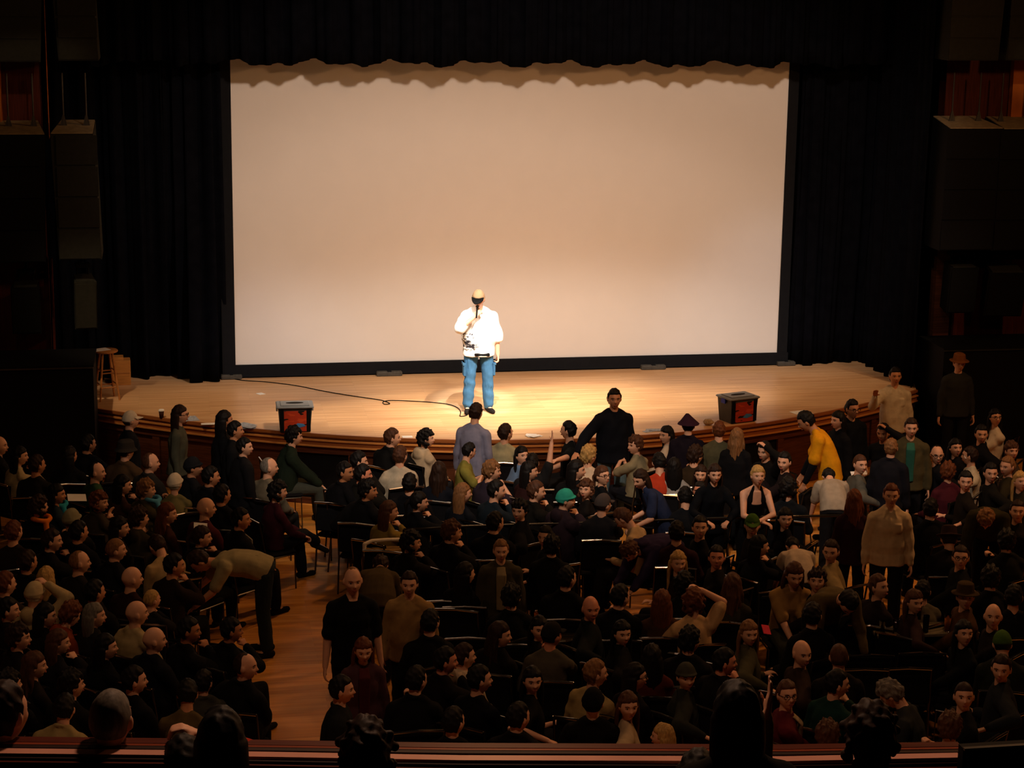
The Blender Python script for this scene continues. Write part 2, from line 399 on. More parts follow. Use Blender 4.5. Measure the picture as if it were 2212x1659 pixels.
hung_speaker('black speaker hung on the red wall at far left', 25, 92, 612, 712, .9, -.10, topm=M_PANEL)
e_ = hung_speaker('grey-green tilted speaker hung in front of the left curtain', 155, 207, 597, 700, .9, -.16, m=M_PANEL, yaw=.15)
MB().tube([(0, .05, .98), (0, .10, 2.4)], .014).build('hanging_rod', M_BLACK, e_)
hung_speaker('black speaker on the right wall nearest the curtain', 2040, 2094, 570, 668, .9, -.10, topm=M_PANEL)
hung_speaker('black tilted speaker on the right wall, outer one', 2124, 2196, 575, 672, .9, -.22, topm=M_PANEL, yaw=-.1)

# side platforms flanking the stage
def platform(name, px0, px1, pyedge, pybot, y, depth, label, trimm):
    a = at_y(px0, pyedge, y); b = at_y(px1, pyedge, y); zt = (a[2]+b[2])/2
    e = empty(name, ((a[0]+b[0])/2, y, 0)); tag(e, label, 'platform'); wd = b[0]-a[0]
    MB().box((0, depth/2, zt/2), (wd, depth, zt)).build('platform_body', M_BLACK, e)
    MB().box((0, depth/2-.01, zt+.012), (wd+.02, depth, .024)).build('platform_top', M_BLACK, e)
    MB().box((0, -.012, zt-.01), (wd, .02, .02)).build('lit_edge', trimm, e)  # paler strip drawing the light along the ledge edge
    return e
platform('side_platform', -120, 201, 796, 960, -.3, 1.15, 'black side platform left of the stage below the red wall', M_METAL)
platform('side_platform', 2040, 2420, 752, 960, .2, 1.0, 'black side platform right of the stage under the wall speakers', M_PANEL)
# ------------------------------------------------------------------ things on the stage
def stool(px, py):
    p = at_z(px, py, 1.0); e = empty('bar_stool', (p[0], p[1], 1.0), .3)
    tag(e, 'tall wooden bar stool with a paper on its seat at stage left edge', 'stool')
    MB().lathe([(.15, 0), (.172, .008), (.175, .025), (.165, .036), (.0001, .038)], (0, 0, .70)).build('seat', M_STOOL, e, True)
    tops = []; bots = []
    for k in range(4):
        an = PI/4+k*PI/2; t = (.10*math.cos(an), .10*math.sin(an), .70); b = (.20*math.cos(an), .20*math.sin(an), 0)
        tops.append(np.array(t)); bots.append(np.array(b)); MB().tube([b, t], [.013, .02]).build('leg', M_STOOL, e)
    for k in range(4):
        for f in (.28+.06*(k % 2), .58+.05*(k % 2)):
            j = (k+1) % 4
            MB().tube([bots[k]+(tops[k]-bots[k])*f, bots[j]+(tops[j]-bots[j])*f], .010, 6).build('rung', M_STOOL, e)
    q = MB().box((p[0]-.08, p[1]-.03, 1.744), (.26, .18, .004), rz=.5).build('paper_sheet', M_PAPER)
    tag(q, 'white paper lying on the bar stool seat', 'paper')
stool(232, 862)
p = at_z(262, 832, 1.0); e = empty('wooden_box', (p[0], p[1]+.1, 1.0), .05)
tag(e, 'pale wooden box with stepped top behind the bar stool', 'box')
MB().box((0, 0, .19), (.28, .24, .38), bev=.006).build('box_body', M_PINE, e)
MB().box((-.05, .02, .40), (.18, .18, .05)).build('box_step', M_PINE, e)
MB().box((0, -.124, .19), (.26, .008, .014)).build('joint_batten', M_STOOL, e)

def poster_mat(mark):
    m = bpy.data.materials.new('ballot_poster'); m.use_nodes = True; nt = m.node_tree; b = nt.nodes['Principled BSDF']
    tc = nt.nodes.new('ShaderNodeTexCoord'); mp = nt.nodes.new('ShaderNodeMapping'); mp.inputs['Scale'].default_value = (7, 1, 17)
    mp.inputs['Location'].default_value = (.3, 0, .2)
    n = nt.nodes.new('ShaderNodeTexNoise'); n.inputs['Scale'].default_value = .8; n.inputs['Detail'].default_value = 1.5
    r = nt.nodes.new('ShaderNodeValToRGB'); r.color_ramp.interpolation = 'CONSTANT'
    els = r.color_ramp.elements; els[0].color = lin('#1c0f0e'); els[1].position = .42; els[1].color = lin('#b8391c')
    x = els.new(.60); x.color = lin('#cf4a22')
    nt.links.new(tc.outputs['Object'], mp.inputs[0]); nt.links.new(mp.outputs[0], n.inputs[0])
    nt.links.new(n.outputs['Fac'], r.inputs[0]); nt.links.new(r.outputs[0], b.inputs['Base Color']); b.inputs['Roughness'].default_value = .5
    return m
def bin_box(px, py, rz, label, blue):
    p = at_z(px, py, 1.0); e = empty('ballot_bin', (p[0], p[1], 1.0), rz); tag(e, label, 'bin')
    wd, dp, h = .46, .34, .34
    def frus(m, z0, z1, w0, d0, w1, d1, name, mm):
        vs = [(sx*w0/2, sy*d0/2, z0) for sx, sy in ((-1, -1), (1, -1), (1, 1), (-1, 1))]+[(sx*w1/2, sy*d1/2, z1) for sx, sy in ((-1, -1), (1, -1), (1, 1), (-1, 1))]
        return MB().add(vs, [(3, 2, 1, 0), (4, 5, 6, 7)]+[(i, (i+1) % 4, 4+(i+1) % 4, 4+i) for i in range(4)]).build(name, mm, e)
    body = mat('bin_body', '#4d4c4a', .45, .1); lid = mat('bin_lid_grey', '#7f8690', .4, .06)
    frus(None, 0, h, wd*.88, dp*.88, wd, dp, 'bin_body', body)
    MB().box((0, 0, h+.012), (wd+.05, dp+.05, .03), bev=.012).build('lid', lid, e)
    o = MB().box((0, 0, h+.032), (wd*.86, dp*.8, .014), bev=.006).build('lid_panel', lid, e)
    s = MB()
    s.lathe([(.001, 0), (1, 0), (1, .004), (.001, .004)], (0, 0, 0)); s.v = [(x*.12, y*.042, z+h+.038) for x, y, z in s.v]
    s.build('slot', M_BLACK, e)
    for sx in (-1, 1):
        MB().box((sx*(wd/2+.015), 0, h-.03), (.02, .10, .07), bev=.004).build('latch', mat('bin_latch_blue', '#3346c8', .4) if (blue and sx < 0) else lid, e)
        MB().box((sx*wd*.40, -dp/2*.95, h/2), (.05, .03, h*.92)).build('corner_rib', M_SPEAKER, e)
    MB().box((0, -dp/2*.985, h*.47), (wd*.66, .012, h*.84)).build('poster', poster_mat(0), e)
    MB().prism([(-.09, -.02), (-.02, -.035), (.08, -.01), (.05, .02), (-.03, .03)], (.06, -dp/2*.985-.009, h*.30), .004).build('poster_mark', mat('poster_blue', '#4a86c4', .5), e)
    return e
bin_box(637, 928, -.02, 'grey-lidded ballot bin with orange poster at left of the stage edge', False)
bin_box(1592, 908, .32, 'grey-lidded ballot bin with orange poster at right of the stage edge', True)

# paper cup
p = at_z(349, 903, 1.0); e = empty('paper_cup', (p[0], p[1], 1.0)); tag(e, 'brown paper coffee cup with white lid at the stage edge', 'cup')
MB().lathe([(.027, 0), (.038, .105)], (0, 0, 0)).build('cup_body', mat('cup_brown', '#3a1c12', .6), e, True)
MB().lathe([(.041, 0), (.041, .012), (.034, .022), (.001, .022)], (0, 0, .103)).build('cup_lid', M_PAPER, e)
def papers(px, py, w_, d_, rz, label, m=M_PAPER, n=1, name='paper_sheet', cat='paper'):
    p = at_z(px, py, 1.0)
    if n == 1:
        o = MB().box((0, 0, .003), (w_, d_, .004)).build(name, m); o.location = (p[0], p[1], 1.0); o.rotation_euler = (0, 0, rz); tag(o, label, cat); return o
    r = random.Random(int(px)); e = empty(name, (p[0], p[1], 1.0), rz); tag(e, label, cat)
    for k in range(n):
        o = MB().box((r.uniform(-1, 1)*w_*.3, r.uniform(-1, 1)*d_*.3, .004+.004*k), (w_*.6, d_*.55, .003), rz=r.uniform(-.6, .6)).build('sheet', m, e)
    return e
M_FLY = mat('flyer_print', '#9fa6b4', .6, .35, 30)
papers(563, 851, .10, .12, .5, 'small white paper square lying alone on the stage boards')
papers(407, 905, .26, .3, .2, 'grey-blue round-cornered sheet beside the bespectacled woman', M_FLY)
papers(450, 916, .20, .10, .0, 'narrow white sheet at the left stage edge')
papers(520, 920, .42, .26, -.5, 'fan of grey printed flyers at the stage edge right of the black-haired woman', M_FLY, 5, 'flyer_fan', 'flyers')
papers(880, 944, .14, .10, 0, 'small bright white sheet between the two heads left of centre')
papers(1157, 942, .24, .2, .1, 'crumpled white flyers at the centre stage edge', M_PAPER, 4, 'flyer_fan', 'flyers')
papers(1410, 931, .34, .16, 0, 'bluish white sheets right of the black-jacketed man', M_FLY, 3, 'flyer_fan', 'flyers')
papers(1731, 892, .26, .24, .3, 'white sheet at the right stage edge behind the yellow shirt')
# crumpled tissue
c = MB(); c.lathe([(.001, 0), (.05, .01), (.07, .04), (.04, .08), (.001, .09)], (0, 0, 0), 9)
c.v = [(x*(1+.4*random.random()), y*(1+.4*random.random()), z) for x, y, z in c.v]
o = c.build('crumpled_bag', mat('bag_beige', '#b09878', .7, .3, 40)); p = at_z(1530, 918, 1.0); o.location = (p[0], p[1], 1.0); tag(o, 'crumpled beige bag at the stage edge left of the right bin', 'bag')
# microphone cable
cp = [(470, 812), (520, 822), (575, 826), (640, 834), (700, 846), (760, 856), (815, 864), (832, 868), (842, 873), (830, 874), (828, 869), (845, 866), (900, 868), (960, 873), (985, 880), (995, 890), (994, 900), (1008, 898), (1016, 890)]
pts = [at_z(x, y, 1.0) for x, y in cp]
sm = []
for i in range(len(pts)-1):
    p0, p1, p2, p3 = pts[max(0, i-1)], pts[i], pts[i+1], pts[min(len(pts)-1, i+2)]
    for k in range(6):
        t = k/6.; q = .5*((2*p1)+(-p0+p2)*t+(2*p0-5*p1+4*p2-p3)*t*t+(-p0+3*p1-3*p2+p3)*t**3); q[2] = 1.007; sm.append(q)
tag(MB().tube(sm, .007, 6).build('microphone_cable', M_BLACK, smooth=True), 'thin dark microphone cable trailing across the stage from left', 'cable')
# ------------------------------------------------------------------ people: body templates
def Rx(a): c, s = math.cos(a), math.sin(a); return np.array([[1, 0, 0], [0, c, -s], [0, s, c]])
def Ry(a): c, s = math.cos(a), math.sin(a); return np.array([[c, 0, s], [0, 1, 0], [-s, 0, c]])
def Rz(a): c, s = math.cos(a), math.sin(a); return np.array([[c, -s, 0], [s, c, 0], [0, 0, 1]])
D = math.pi/180
HS = 1.05          # head size
def V(*a): return np.array(a, float)
def unit(v): return v/(np.linalg.norm(v)+1e-9)

class Shells:
    """closed overlapping shells, later fused by a voxel remesh into one surface"""
    def __init__(s): s.v = []; s.f = []; s.n = 0
    def add(s, vs, fs):
        s.v.append(np.asarray(vs, float)); s.f += [tuple(i+s.n for i in f) for f in fs]; s.n += len(vs)
    def sphere(s, c, r, R=None, nu=14, nv=9):
        r = np.array([r, r, r]) if np.isscalar(r) else np.array(r); vs = []
        for j in range(1, nv):
            th = PI*j/nv
            for i in range(nu):
                ph = 2*PI*i/nu; vs.append((math.sin(th)*math.cos(ph), math.sin(th)*math.sin(ph), math.cos(th)))
        vs += [(0, 0, 1), (0, 0, -1)]; vs = np.array(vs)*r
        if R is not None: vs = vs@R.T
        fs = []
        for j in range(nv-2):
            for i in range(nu): k = (i+1) % nu; fs.append((j*nu+i, (j+1)*nu+i, (j+1)*nu+k, j*nu+k))
        T, B = (nv-1)*nu, (nv-1)*nu+1
        for i in range(nu): k = (i+1) % nu; fs += [(T, i, k), (B, (nv-2)*nu+k, (nv-2)*nu+i)]
        s.add(vs+np.array(c), fs)
    def cone(s, a, b, ra, rb, n=12):
        """tapered limb with rounded ends"""
        a, b = np.array(a, float), np.array(b, float); t = unit(b-a)
        h = V(0, 0, 1) if abs(t[2]) < .9 else V(1, 0, 0); u = unit(np.cross(t, h)); v = np.cross(t, u)
        rings = [(a-t*ra, ra*.02), (a-t*ra*.71, ra*.71), (a, ra), (b, rb), (b+t*rb*.71, rb*.71), (b+t*rb, rb*.02)]
        vs = []; fs = []
        for c, r in rings:
            for k in range(n): an = 2*PI*k/n; vs.append(c+r*(math.cos(an)*u+math.sin(an)*v))
        for i in range(len(rings)-1):
            for k in range(n): j = (k+1) % n; fs.append((i*n+k, i*n+n+k, i*n+n+j, i*n+j)[::-1])
        fs += [tuple(range(n-1, -1, -1)), tuple(range(len(vs)-n, len(vs)))]
        s.add(vs, fs)
    def loft(s, secs, n=20):
        """secs: (centre, R, half width, half depth)"""
        vs = []; fs = []
        for c, R, hw, hd in secs:
            for k in range(n):
                an = 2*PI*k/n; cc, ss = math.cos(an), math.sin(an)
                x = hw*math.copysign(abs(cc)**.85, cc); y = hd*math.copysign(abs(ss)**.85, ss)
                vs.append(c+R@V(x, y, 0))
        for i in range(len(secs)-1):
            for k in range(n): j = (k+1) % n; fs.append((i*n+k, i*n+j, i*n+n+j, i*n+n+k))
        fs += [tuple(range(n-1, -1, -1)), tuple(range(len(vs)-n, len(vs)))]
        s.add(vs, fs)

def voxel(shells, size, dec=1.0, smooth=1, name='m', keep=0.0):
    me = bpy.data.meshes.new('tmp'); vs = np.concatenate(shells.v); me.from_pydata(vs.tolist(), [], shells.f); me.update()
    o = bpy.data.objects.new('tmp', me); COL.objects.link(o)
    r = o.modifiers.new('r', 'REMESH'); r.mode = 'VOXEL'; r.voxel_size = size; r.adaptivity = 0
    if smooth: s = o.modifiers.new('s', 'SMOOTH'); s.iterations = smooth; s.factor = .5
    if dec < 1: d = o.modifiers.new('d', 'DECIMATE'); d.ratio = dec
    dg = bpy.context.evaluated_depsgraph_get(); dg.update()
    out = bpy.data.meshes.new_from_object(o.evaluated_get(dg)); out.name = name
    bpy.data.objects.remove(o); bpy.data.meshes.remove(me)
    out.materials.clear()
    out.polygons.foreach_set('use_smooth', [True]*len(out.polygons))
    return out
def get_co(me): a = np.empty(len(me.vertices)*3); me.vertices.foreach_get('co', a); return a.reshape(-1, 3)
def set_co(me, a): me.vertices.foreach_set('co', a.ravel()); me.update()
def get_no(me): a = np.empty(len(me.vertices)*3, dtype=np.float32); me.vertex_normals.foreach_get('vector', a); return a.reshape(-1, 3)
def folds(me, amp, seed=0, k=1.0):
    co = get_co(me); no = get_no(me); r = np.random.RandomState(seed); d = np.zeros(len(co))
    for i in range(5):
        dv = unit(r.randn(3)*V(1, 1, 1.6)); f = r.uniform(16, 46)*k; wv = r.randn(3)*9
        d += np.sin(co@dv*f+1.6*np.sin(co@wv+i)+i*2)*(1.2/(1+.03*f))
    d = np.sign(d)*np.abs(d)**.8
    set_co(me, co+no*(amp*d/2.2)[:, None])

# ---- head in its own space: centre of the head at the origin, face towards +y
def smooth(a, b, x): t = np.clip((x-a)/(b-a), 0, 1); return t*t*(3-2*t)
def head_surface(d):
    """d: unit directions (n,3) -> points of the head"""
    x, y, z = d[:, 0], d[:, 1], d[:, 2]
    p = d*np.array([.0755, .096, .118])
    low = np.clip(-z, 0, 1)
    p[:, 0] *= 1-.30*low**1.4
    back = (y < 0)
    p[:, 1] *= np.where(back, 1-.45*low**1.2, 1+.03*low)
    p[:, 1] += np.where(y < 0, -.006*(1-low), 0)
    fr = np.clip(y, 0, 1)
    X, Z = p[:, 0], p[:, 2]
    g = lambda cx, cz, sx, sz: np.exp(-((X-cx)/sx)**2-((Z-cz)/sz)**2)*smooth(.15, .5, y)
    p[:, 1] -= .013*(g(.031, .008, .017, .013)+g(-.031, .008, .017, .013))
    p[:, 1] += .006*g(0, .030, .055, .010)
    p[:, 1] += .006*(g(.042, -.022, .018, .016)+g(-.042, -.022, .018, .016))
    p[:, 1] += .024*g(0, -.024, .012, .012)+.015*g(0, -.006, .009, .016)
    p[:, 1] += .006*g(0, -.055, .024, .011)
    p[:, 1] -= .004*g(0, -.074, .03, .007)
    p[:, 1] += .010*g(0, -.096, .024, .018)
    return p
def sph_dirs(nu, nv):
    ds = []
    for j in range(1, nv):
        th = PI*j/nv
        for i in range(nu): ph = 2*PI*i/nu; ds.append((math.sin(th)*math.cos(ph), math.sin(th)*math.sin(ph), math.cos(th)))
    ds += [(0, 0, 1), (0, 0, -1)]; fs = []
    for j in range(nv-2):
        for i in range(nu): k = (i+1) % nu; fs.append((j*nu+i, (j+1)*nu+i, (j+1)*nu+k, j*nu+k))
    T, B = (nv-1)*nu, (nv-1)*nu+1
    for i in range(nu): k = (i+1) % nu; fs += [(T, i, k), (B, (nv-2)*nu+k, (nv-2)*nu+i)]
    return np.array(ds), fs
_HD, _HF = sph_dirs(56, 44)
_HP = head_surface(_HD)
def add_head(S, c, R):
    S.add(HS*_HP@R.T+c, _HF)
    for sx in (-1, 1):
        S.sphere(c+HS*R@V(sx*.079, -.006, -.006), (.009, .019, .032), R@Rz(-sx*.35), 10, 7)
def features(c, R):
    """eyes, brows and mouth as small solid pieces; returns list of (verts, faces, slot)"""
    out = []
    def blob(cc, r, slot, Rl=np.eye(3), nu=10, nv=6):
        ds, fs = sph_dirs(nu, nv); vs = (ds*np.array(r))@Rl.T+cc; out.append((HS*vs@R.T+c, fs, slot))
    for sx in (-1, 1):
        blob(V(sx*.031, .074, .008), (.0120, .0112, .0066), 1)
        blob(V(sx*.031, .0805, .008), (.0062, .0066, .0064), 2)
        for k in range(3):
            blob(V(sx*(.018+.013*k), .0905-.004*k, .0265+.002*(k == 1)), (.010, .004, .0036), 3)
    blob(V(0, .0945, -.0535), (.022, .0065, .0042), 4); blob(V(0, .0935, -.0605), (.018, .0065, .0048), 4)
    return out

def ik(a, t, l1, l2, pole):
    d = t-a; L = min(np.linalg.norm(d), (l1+l2)*.995); dn = unit(d)
    x = (l1*l1-l2*l2+L*L)/(2*L); h = math.sqrt(max(l1*l1-x*x, 0)); p = pole-dn*np.dot(pole, dn)
    return a+dn*x+unit(p)*h, a+dn*L

def hand(S, wr, d, nrm, side, curl=.5, r=.0085):
    """palm + four unequal bent fingers + thumb; d fingers direction, nrm back-of-hand normal"""
    d = unit(d); nrm = unit(nrm-d*np.dot(nrm, d)); lat = np.cross(d, nrm)*side      # lat: towards the thumb
    for k in (-.026, -.009, .009, .026): S.cone(wr+lat*k*.6+d*.01, wr+lat*k+d*.078, .014, .012, 8)
    for k, ln in ((-.030, .060), (-.011, .074), (.010, .080), (.030, .072)):
        p0 = wr+lat*k+d*.085; a1 = curl*.7; a2 = curl*1.8
        p1 = p0+(d*math.cos(a1)-nrm*math.sin(a1))*ln*.5; p2 = p1+(d*math.cos(a2)-nrm*math.sin(a2))*ln*.5
        S.cone(p0, p1, r*1.08, r, 7); S.cone(p1, p2, r, r*.82, 7)
    p0 = wr+lat*.022+d*.025; p1 = p0+unit(lat*.8+d*.75-nrm*.3)*.042; p2 = p1+unit(d*.9+lat*.15-nrm*.5)*.032
    S.cone(wr+d*.02+lat*.008, p1, .013, r*1.15, 8); S.cone(p1, p2, r*1.15, r*.9, 7)

BASE = dict(seated=True, lean=4, lean0=0, twist=0, side=0, hyaw=0, hpitch=0, hroll=0, armL=None, armR=None, elbow=None,
            curl=.6, legs='sit', shoulder=.0, wide=1.0)
POSES = {
 # seated, arms variants; hyaw clockwise (to the person's right)
 'sit0':  dict(hyaw=0),
 'sit0b': dict(hyaw=8, lean=-6, armR=(.20, .30, .62), armL=(-.20, .30, .62)),
 'sit0c': dict(hyaw=-6, hpitch=18, lean=14, armR=(.06, .36, .70), armL=(-.06, .36, .70), curl=1.0),
 'sit50': dict(hyaw=32, twist=18),
 'sit50b': dict(hyaw=36, twist=14, lean=10, armR=(.05, .30, .98), curl=1.3),
 'sit90': dict(hyaw=58, twist=32, armR=(.34, .10, .72)),
 'sit90b': dict(hyaw=60, twist=30, lean=8, armR=(.10, .34, .92), armL=(.02, .36, .92), curl=.3),
 'sit90c': dict(hyaw=62, twist=28, side=6, armL=(-.30, .25, .70)),
 'sit125': dict(hyaw=72, twist=52, armR=(.42, -.18, .80), armL=(.05, .28, .72)),
 'sit125b': dict(hyaw=70, twist=54, side=5, hpitch=-8),
 'clasp': dict(lean=22, hpitch=8, armR=(.03, .42, .52), armL=(-.03, .42, .52), curl=.9),
 'headhand': dict(lean=6, hpitch=6, hyaw=15, armR=(.11, .17, 1.30), elbow='out', curl=.9),
 'legx': dict(legs='cross', hyaw=22, twist=4, lean=10, armR=(.10, .42, .60), armL=(-.02, .46, .62), curl=.8),
 'aisle': dict(hyaw=5, lean=16, armR=(.14, .46, .56), armL=(-.14, .46, .56), curl=.9),
 'lookdown': dict(hpitch=40, lean=18, armR=(.08, .34, .66), armL=(-.08, .34, .66), curl=.9),
 'armup': dict(hyaw=20, armR=(.30, .12, 1.62), curl=.1),
 'armout': dict(hyaw=-20, twist=-10, armR=(.62, .34, .98), armL=(-.2, .3, .62), curl=.3),
 # standing
 'st0': dict(seated=False, legs='stand'),
 'st40': dict(seated=False, legs='stand', hyaw=34, twist=10),
 'st-70': dict(seated=False, legs='stand', hyaw=-50, twist=-16),
 'gest': dict(seated=False, legs='stand', hyaw=8, lean=2, armR=(.52, .20, 1.0), curl=.5),
 'raise': dict(seated=False, legs='stand', hyaw=0, lean=-3, armR=(.36, .34, 1.40), curl=.1, elbow='down'),
 'walk': dict(seated=False, legs='walk', lean=6, hpitch=8),
 'bend': dict(seated=False, legs='stand', lean0=58, lean=98, hpitch=30, armR=(.16, .78, .62), armL=(-.16, .72, .60), curl=.6),
 'bow': dict(seated=False, legs='stand', lean0=28, lean=74, hpitch=46, armR=(.24, .55, .62), armL=(-.24, .55, .62), curl=.6),
 'railw': dict(seated=False, legs='stand', lean0=12, lean=30, hpitch=-14, armR=(-.02, .46, 1.045), armL=(.02, .47, 1.065), elbow='out', curl=.7),
 'railh': dict(seated=False, legs='stand', lean0=6, lean=16, hpitch=0, armR=(.13, .38, 1.04), armL=(-.13, .38, 1.04), elbow='out', curl=1.2),
 'lean-l': dict(seated=False, legs='stand', lean0=16, lean=40, side=-10, hyaw=30, hpitch=5, armR=(.24, .48, .96), armL=(-.24, .40, .92), curl=1.0),
 'phone': dict(seated=False, legs='stand', hyaw=-30, hpitch=14, armR=(.10, .30, 1.30), armL=(-.10, .30, 1.22), curl=1.2),
 'perf': dict(seated=False, legs='perf', hyaw=18, hpitch=20, lean=-2, armR=(.085, .20, 1.39), curl=1.35, wide=1.05, elbow='side'),
 'slouch': dict(seated=False, legs='stand', lean0=8, lean=34, hpitch=22, armR=(.20, .34, .78), armL=(-.20, .30, .78)),
}
HEADS = {}
def pose_joints(P):
    q = dict(BASE); q.update(P); J = dict(q=q)
    pel = V(0, .02, .54) if q['seated'] else V(0, 0, .94)
    if P.get('pz'): pel[2] = P['pz']
    a0, a1 = q['lean0']*D, q['lean']*D; ss = [0, .2, .42, .66, .86, 1.0]; Ltot = .50
    pts = []; Rs = []; p = pel-V(0, 0, 0); prev = 0
    for s in ss:
        a = a0+(a1-a0)*s; R = Rz(-q['twist']*D*s)@Rx(-a)@Ry(q['side']*D*s)
        p = p+R@V(0, 0, (s-prev)*Ltot); prev = s; pts.append(p.copy()); Rs.append(R)
    J['sp'] = pts; J['sR'] = Rs; J['pel'] = pel
    Rh0 = Rz(-(q['twist'])*D)
    Rc = Rs[-1]; nb = pts[-1]
    Rhead = Rz(-(q['twist']+q['hyaw'])*D)@Rx(-(q['hpitch']+ (a1/D)*.35)*D)@Ry(q['hroll']*D)
    neckdir = unit(.5*Rc@V(0, 0, 1)+.5*Rhead@V(0, 0, 1))
    J['neck0'] = nb; J['neck1'] = nb+neckdir*.075; J['headc'] = J['neck1']+Rhead@V(0, .018, .098); J['headR'] = Rhead
    w_ = q['wide']; Rsh = Rs[4]
    for sx, k in ((1, 'R'), (-1, 'L')):
        sh = pts[4]+Rsh@V(sx*(.166 if not P.get('_f') else .15)*w_, -.005, -.022); J['sh'+k] = sh
        t = q['arm'+k]
        if t is None:
            t = (sx*.16, .34, .60) if q['seated'] else (sx*.26, .05, .80)
        t = V(*t)
        if q['seated'] or q['arm'+k] is None or True:
            pass
        if q['elbow'] == 'out': pole = V(sx*1., -.2, -.35)
        elif q['elbow'] == 'side': pole = V(sx*1., .15, -.75)
        elif q['elbow'] == 'down': pole = V(sx*.35, -.2, -1)
        else: pole = V(sx*.55, -1, -.25)
        e, wv = ik(sh, t, .29, .255, pole)
        J['el'+k], J['wr'+k] = e, wv
        hp = pel+V(sx*.095, .0, -.02); J['hip'+k] = hp
        lg = q['legs']
        if lg == 'sit': kn, an = V(sx*.12, .45, .50), V(sx*.12, .48, .09)
        elif lg == 'cross':
            if sx > 0: kn, an = V(.02, .46, .60), V(-.12, .74, .42)
            else: kn, an = V(-.10, .46, .50), V(-.08, .50, .09)
        elif lg == 'walk':
            kn, an = (V(.10, .20, .52), V(.11, .10, .09)) if sx > 0 else (V(-.10, -.02, .50), V(-.11, -.30, .13))
        elif lg == 'perf': kn, an = V(sx*.125, .02, .50), V(sx*.145, -.02, .09)
        else: kn, an = V(sx*.105, .02, .50), V(sx*.11, -.02, .09)
        if lg in ('stand', 'walk') and q['lean0'] > 20: hp = hp+V(0, -.0, 0)
        J['kn'+k], J['an'+k] = kn, an
    return J
def torso_secs(J, off=0., hem=None, top=1.0, fem=0, boxy=0.):
    w_ = J['q']['wide']
    prof = [(.165, .115), (.150+boxy, .105+boxy*.6), (.150+boxy, .108+boxy*.5), (.162, .118), (.140, .090), (.068, .062)]
    if fem: prof = [(.175, .118), (.135+boxy, .095), (.140+boxy, .112), (.150, .122), (.122, .084), (.060, .054)]
    secs = []
    if hem is not None:
        R0 = J['sR'][0]; c = J['sp'][0]-R0@V(0, 0, hem); secs.append((c, R0, prof[0][0]*w_+off+.022, prof[0][1]+off+.020))
    else:
        R0 = J['sR'][0]; c = J['sp'][0]-R0@V(0, 0, .07); secs.append((c, R0, .145+off, .10+off))
    for i, (c, R) in enumerate(zip(J['sp'], J['sR'])):
        hw, hd = prof[i]; k = off+(.010 if hem is not None and i < 2 else 0) if i < 5 else off*.6
        secs.append((c, R, hw*w_+k, hd+k))
    return secs
def perp(a, b, hint): d = unit(b-a); return unit(hint-d*np.dot(hint, d))

class Template: pass
_T = {}
def template(pose, fem=0, vox=.0088):
    key = (pose, fem)
    if key in _T: return _T[key]
    T = Template(); J = pose_joints(dict(POSES[pose], _f=fem)); T.J = J; T.key = key; q = J['q']; T.clothes = {}
    S = Shells()
    S.loft(torso_secs(J, 0, fem=fem))
    S.cone(J['neck0']-J['sR'][-1]@V(0, 0, .03), J['neck1']+J['headR']@V(0, 0, .03), .062 if not fem else .052, .052 if not fem else .045)
    add_head(S, J['headc'], J['headR'])
    am = .9 if fem else 1.0
    for sx, k in ((1, 'R'), (-1, 'L')):
        sh, el, wr = J['sh'+k], J['el'+k], J['wr'+k]
        S.cone(J['sp'][4]+J['sR'][4]@V(sx*.06, 0, .0), sh, .066*am, .058*am); S.cone(J['neck0']+J['sR'][5]@V(sx*.02, -.012, .012), sh+V(0, 0, .012), .040, .040)
        S.cone(sh, el, .056*am, .041*am); S.cone(el, wr, .042*am, .027*am)
        fwd = unit(wr-el)
        nrm = V(0, 0, 1) if abs(fwd[2]) < .75 else V(sx, 0, 0)
        if pose == 'perf' and sx > 0: fwd = unit(fwd+V(-.2, 0, .4)); nrm = V(.5, .8, .2)
        hand(S, wr, fwd, nrm, -sx if abs(fwd[2]) < .75 else sx, q['curl'])
        hp, kn, an = J['hip'+k], J['kn'+k], J['an'+k]
        S.cone(hp, kn, .088, .056); S.cone(kn, an, .056, .038)
        fd = unit(V(kn[0]-hp[0], kn[1]-hp[1], 0)) if q['seated'] else unit(V(sx*.25, 1, 0))
        if q['legs'] == 'cross' and sx > 0: fd = unit(V(.2, .9, -.5))
        S.cone(an-fd*.03+V(0, 0, -.03), an+fd*.15+V(0, 0, -.055), .036, .028); J['fd'+k] = fd
    me = voxel(S, vox, .45, 1, 'body')
    # add facial features
    co = get_co(me); polys = [tuple(p.vertices) for p in me.polygons]; n0 = len(co); allv = [co]; slots = [0]*len(polys); n = n0
    for vs, fs, slot in features(J['headc'], J['headR']):
        allv.append(vs); polys += [tuple(i+n for i in f) for f in fs]; slots += [slot]*len(fs); n += len(vs)
    m2 = bpy.data.meshes.new('body'); m2.from_pydata(np.concatenate(allv).tolist(), [], polys)
    m2.polygons.foreach_set('material_index', slots); m2.polygons.foreach_set('use_smooth', [True]*len(polys))
    bpy.data.meshes.remove(me); T.body = m2
    T.headM = Matrix.Translation(Vector(J['headc'])) @ Matrix([list(r) for r in J['headR']]).to_4x4() @ Matrix.Scale(HS, 4)
    _T[key] = T
    return T
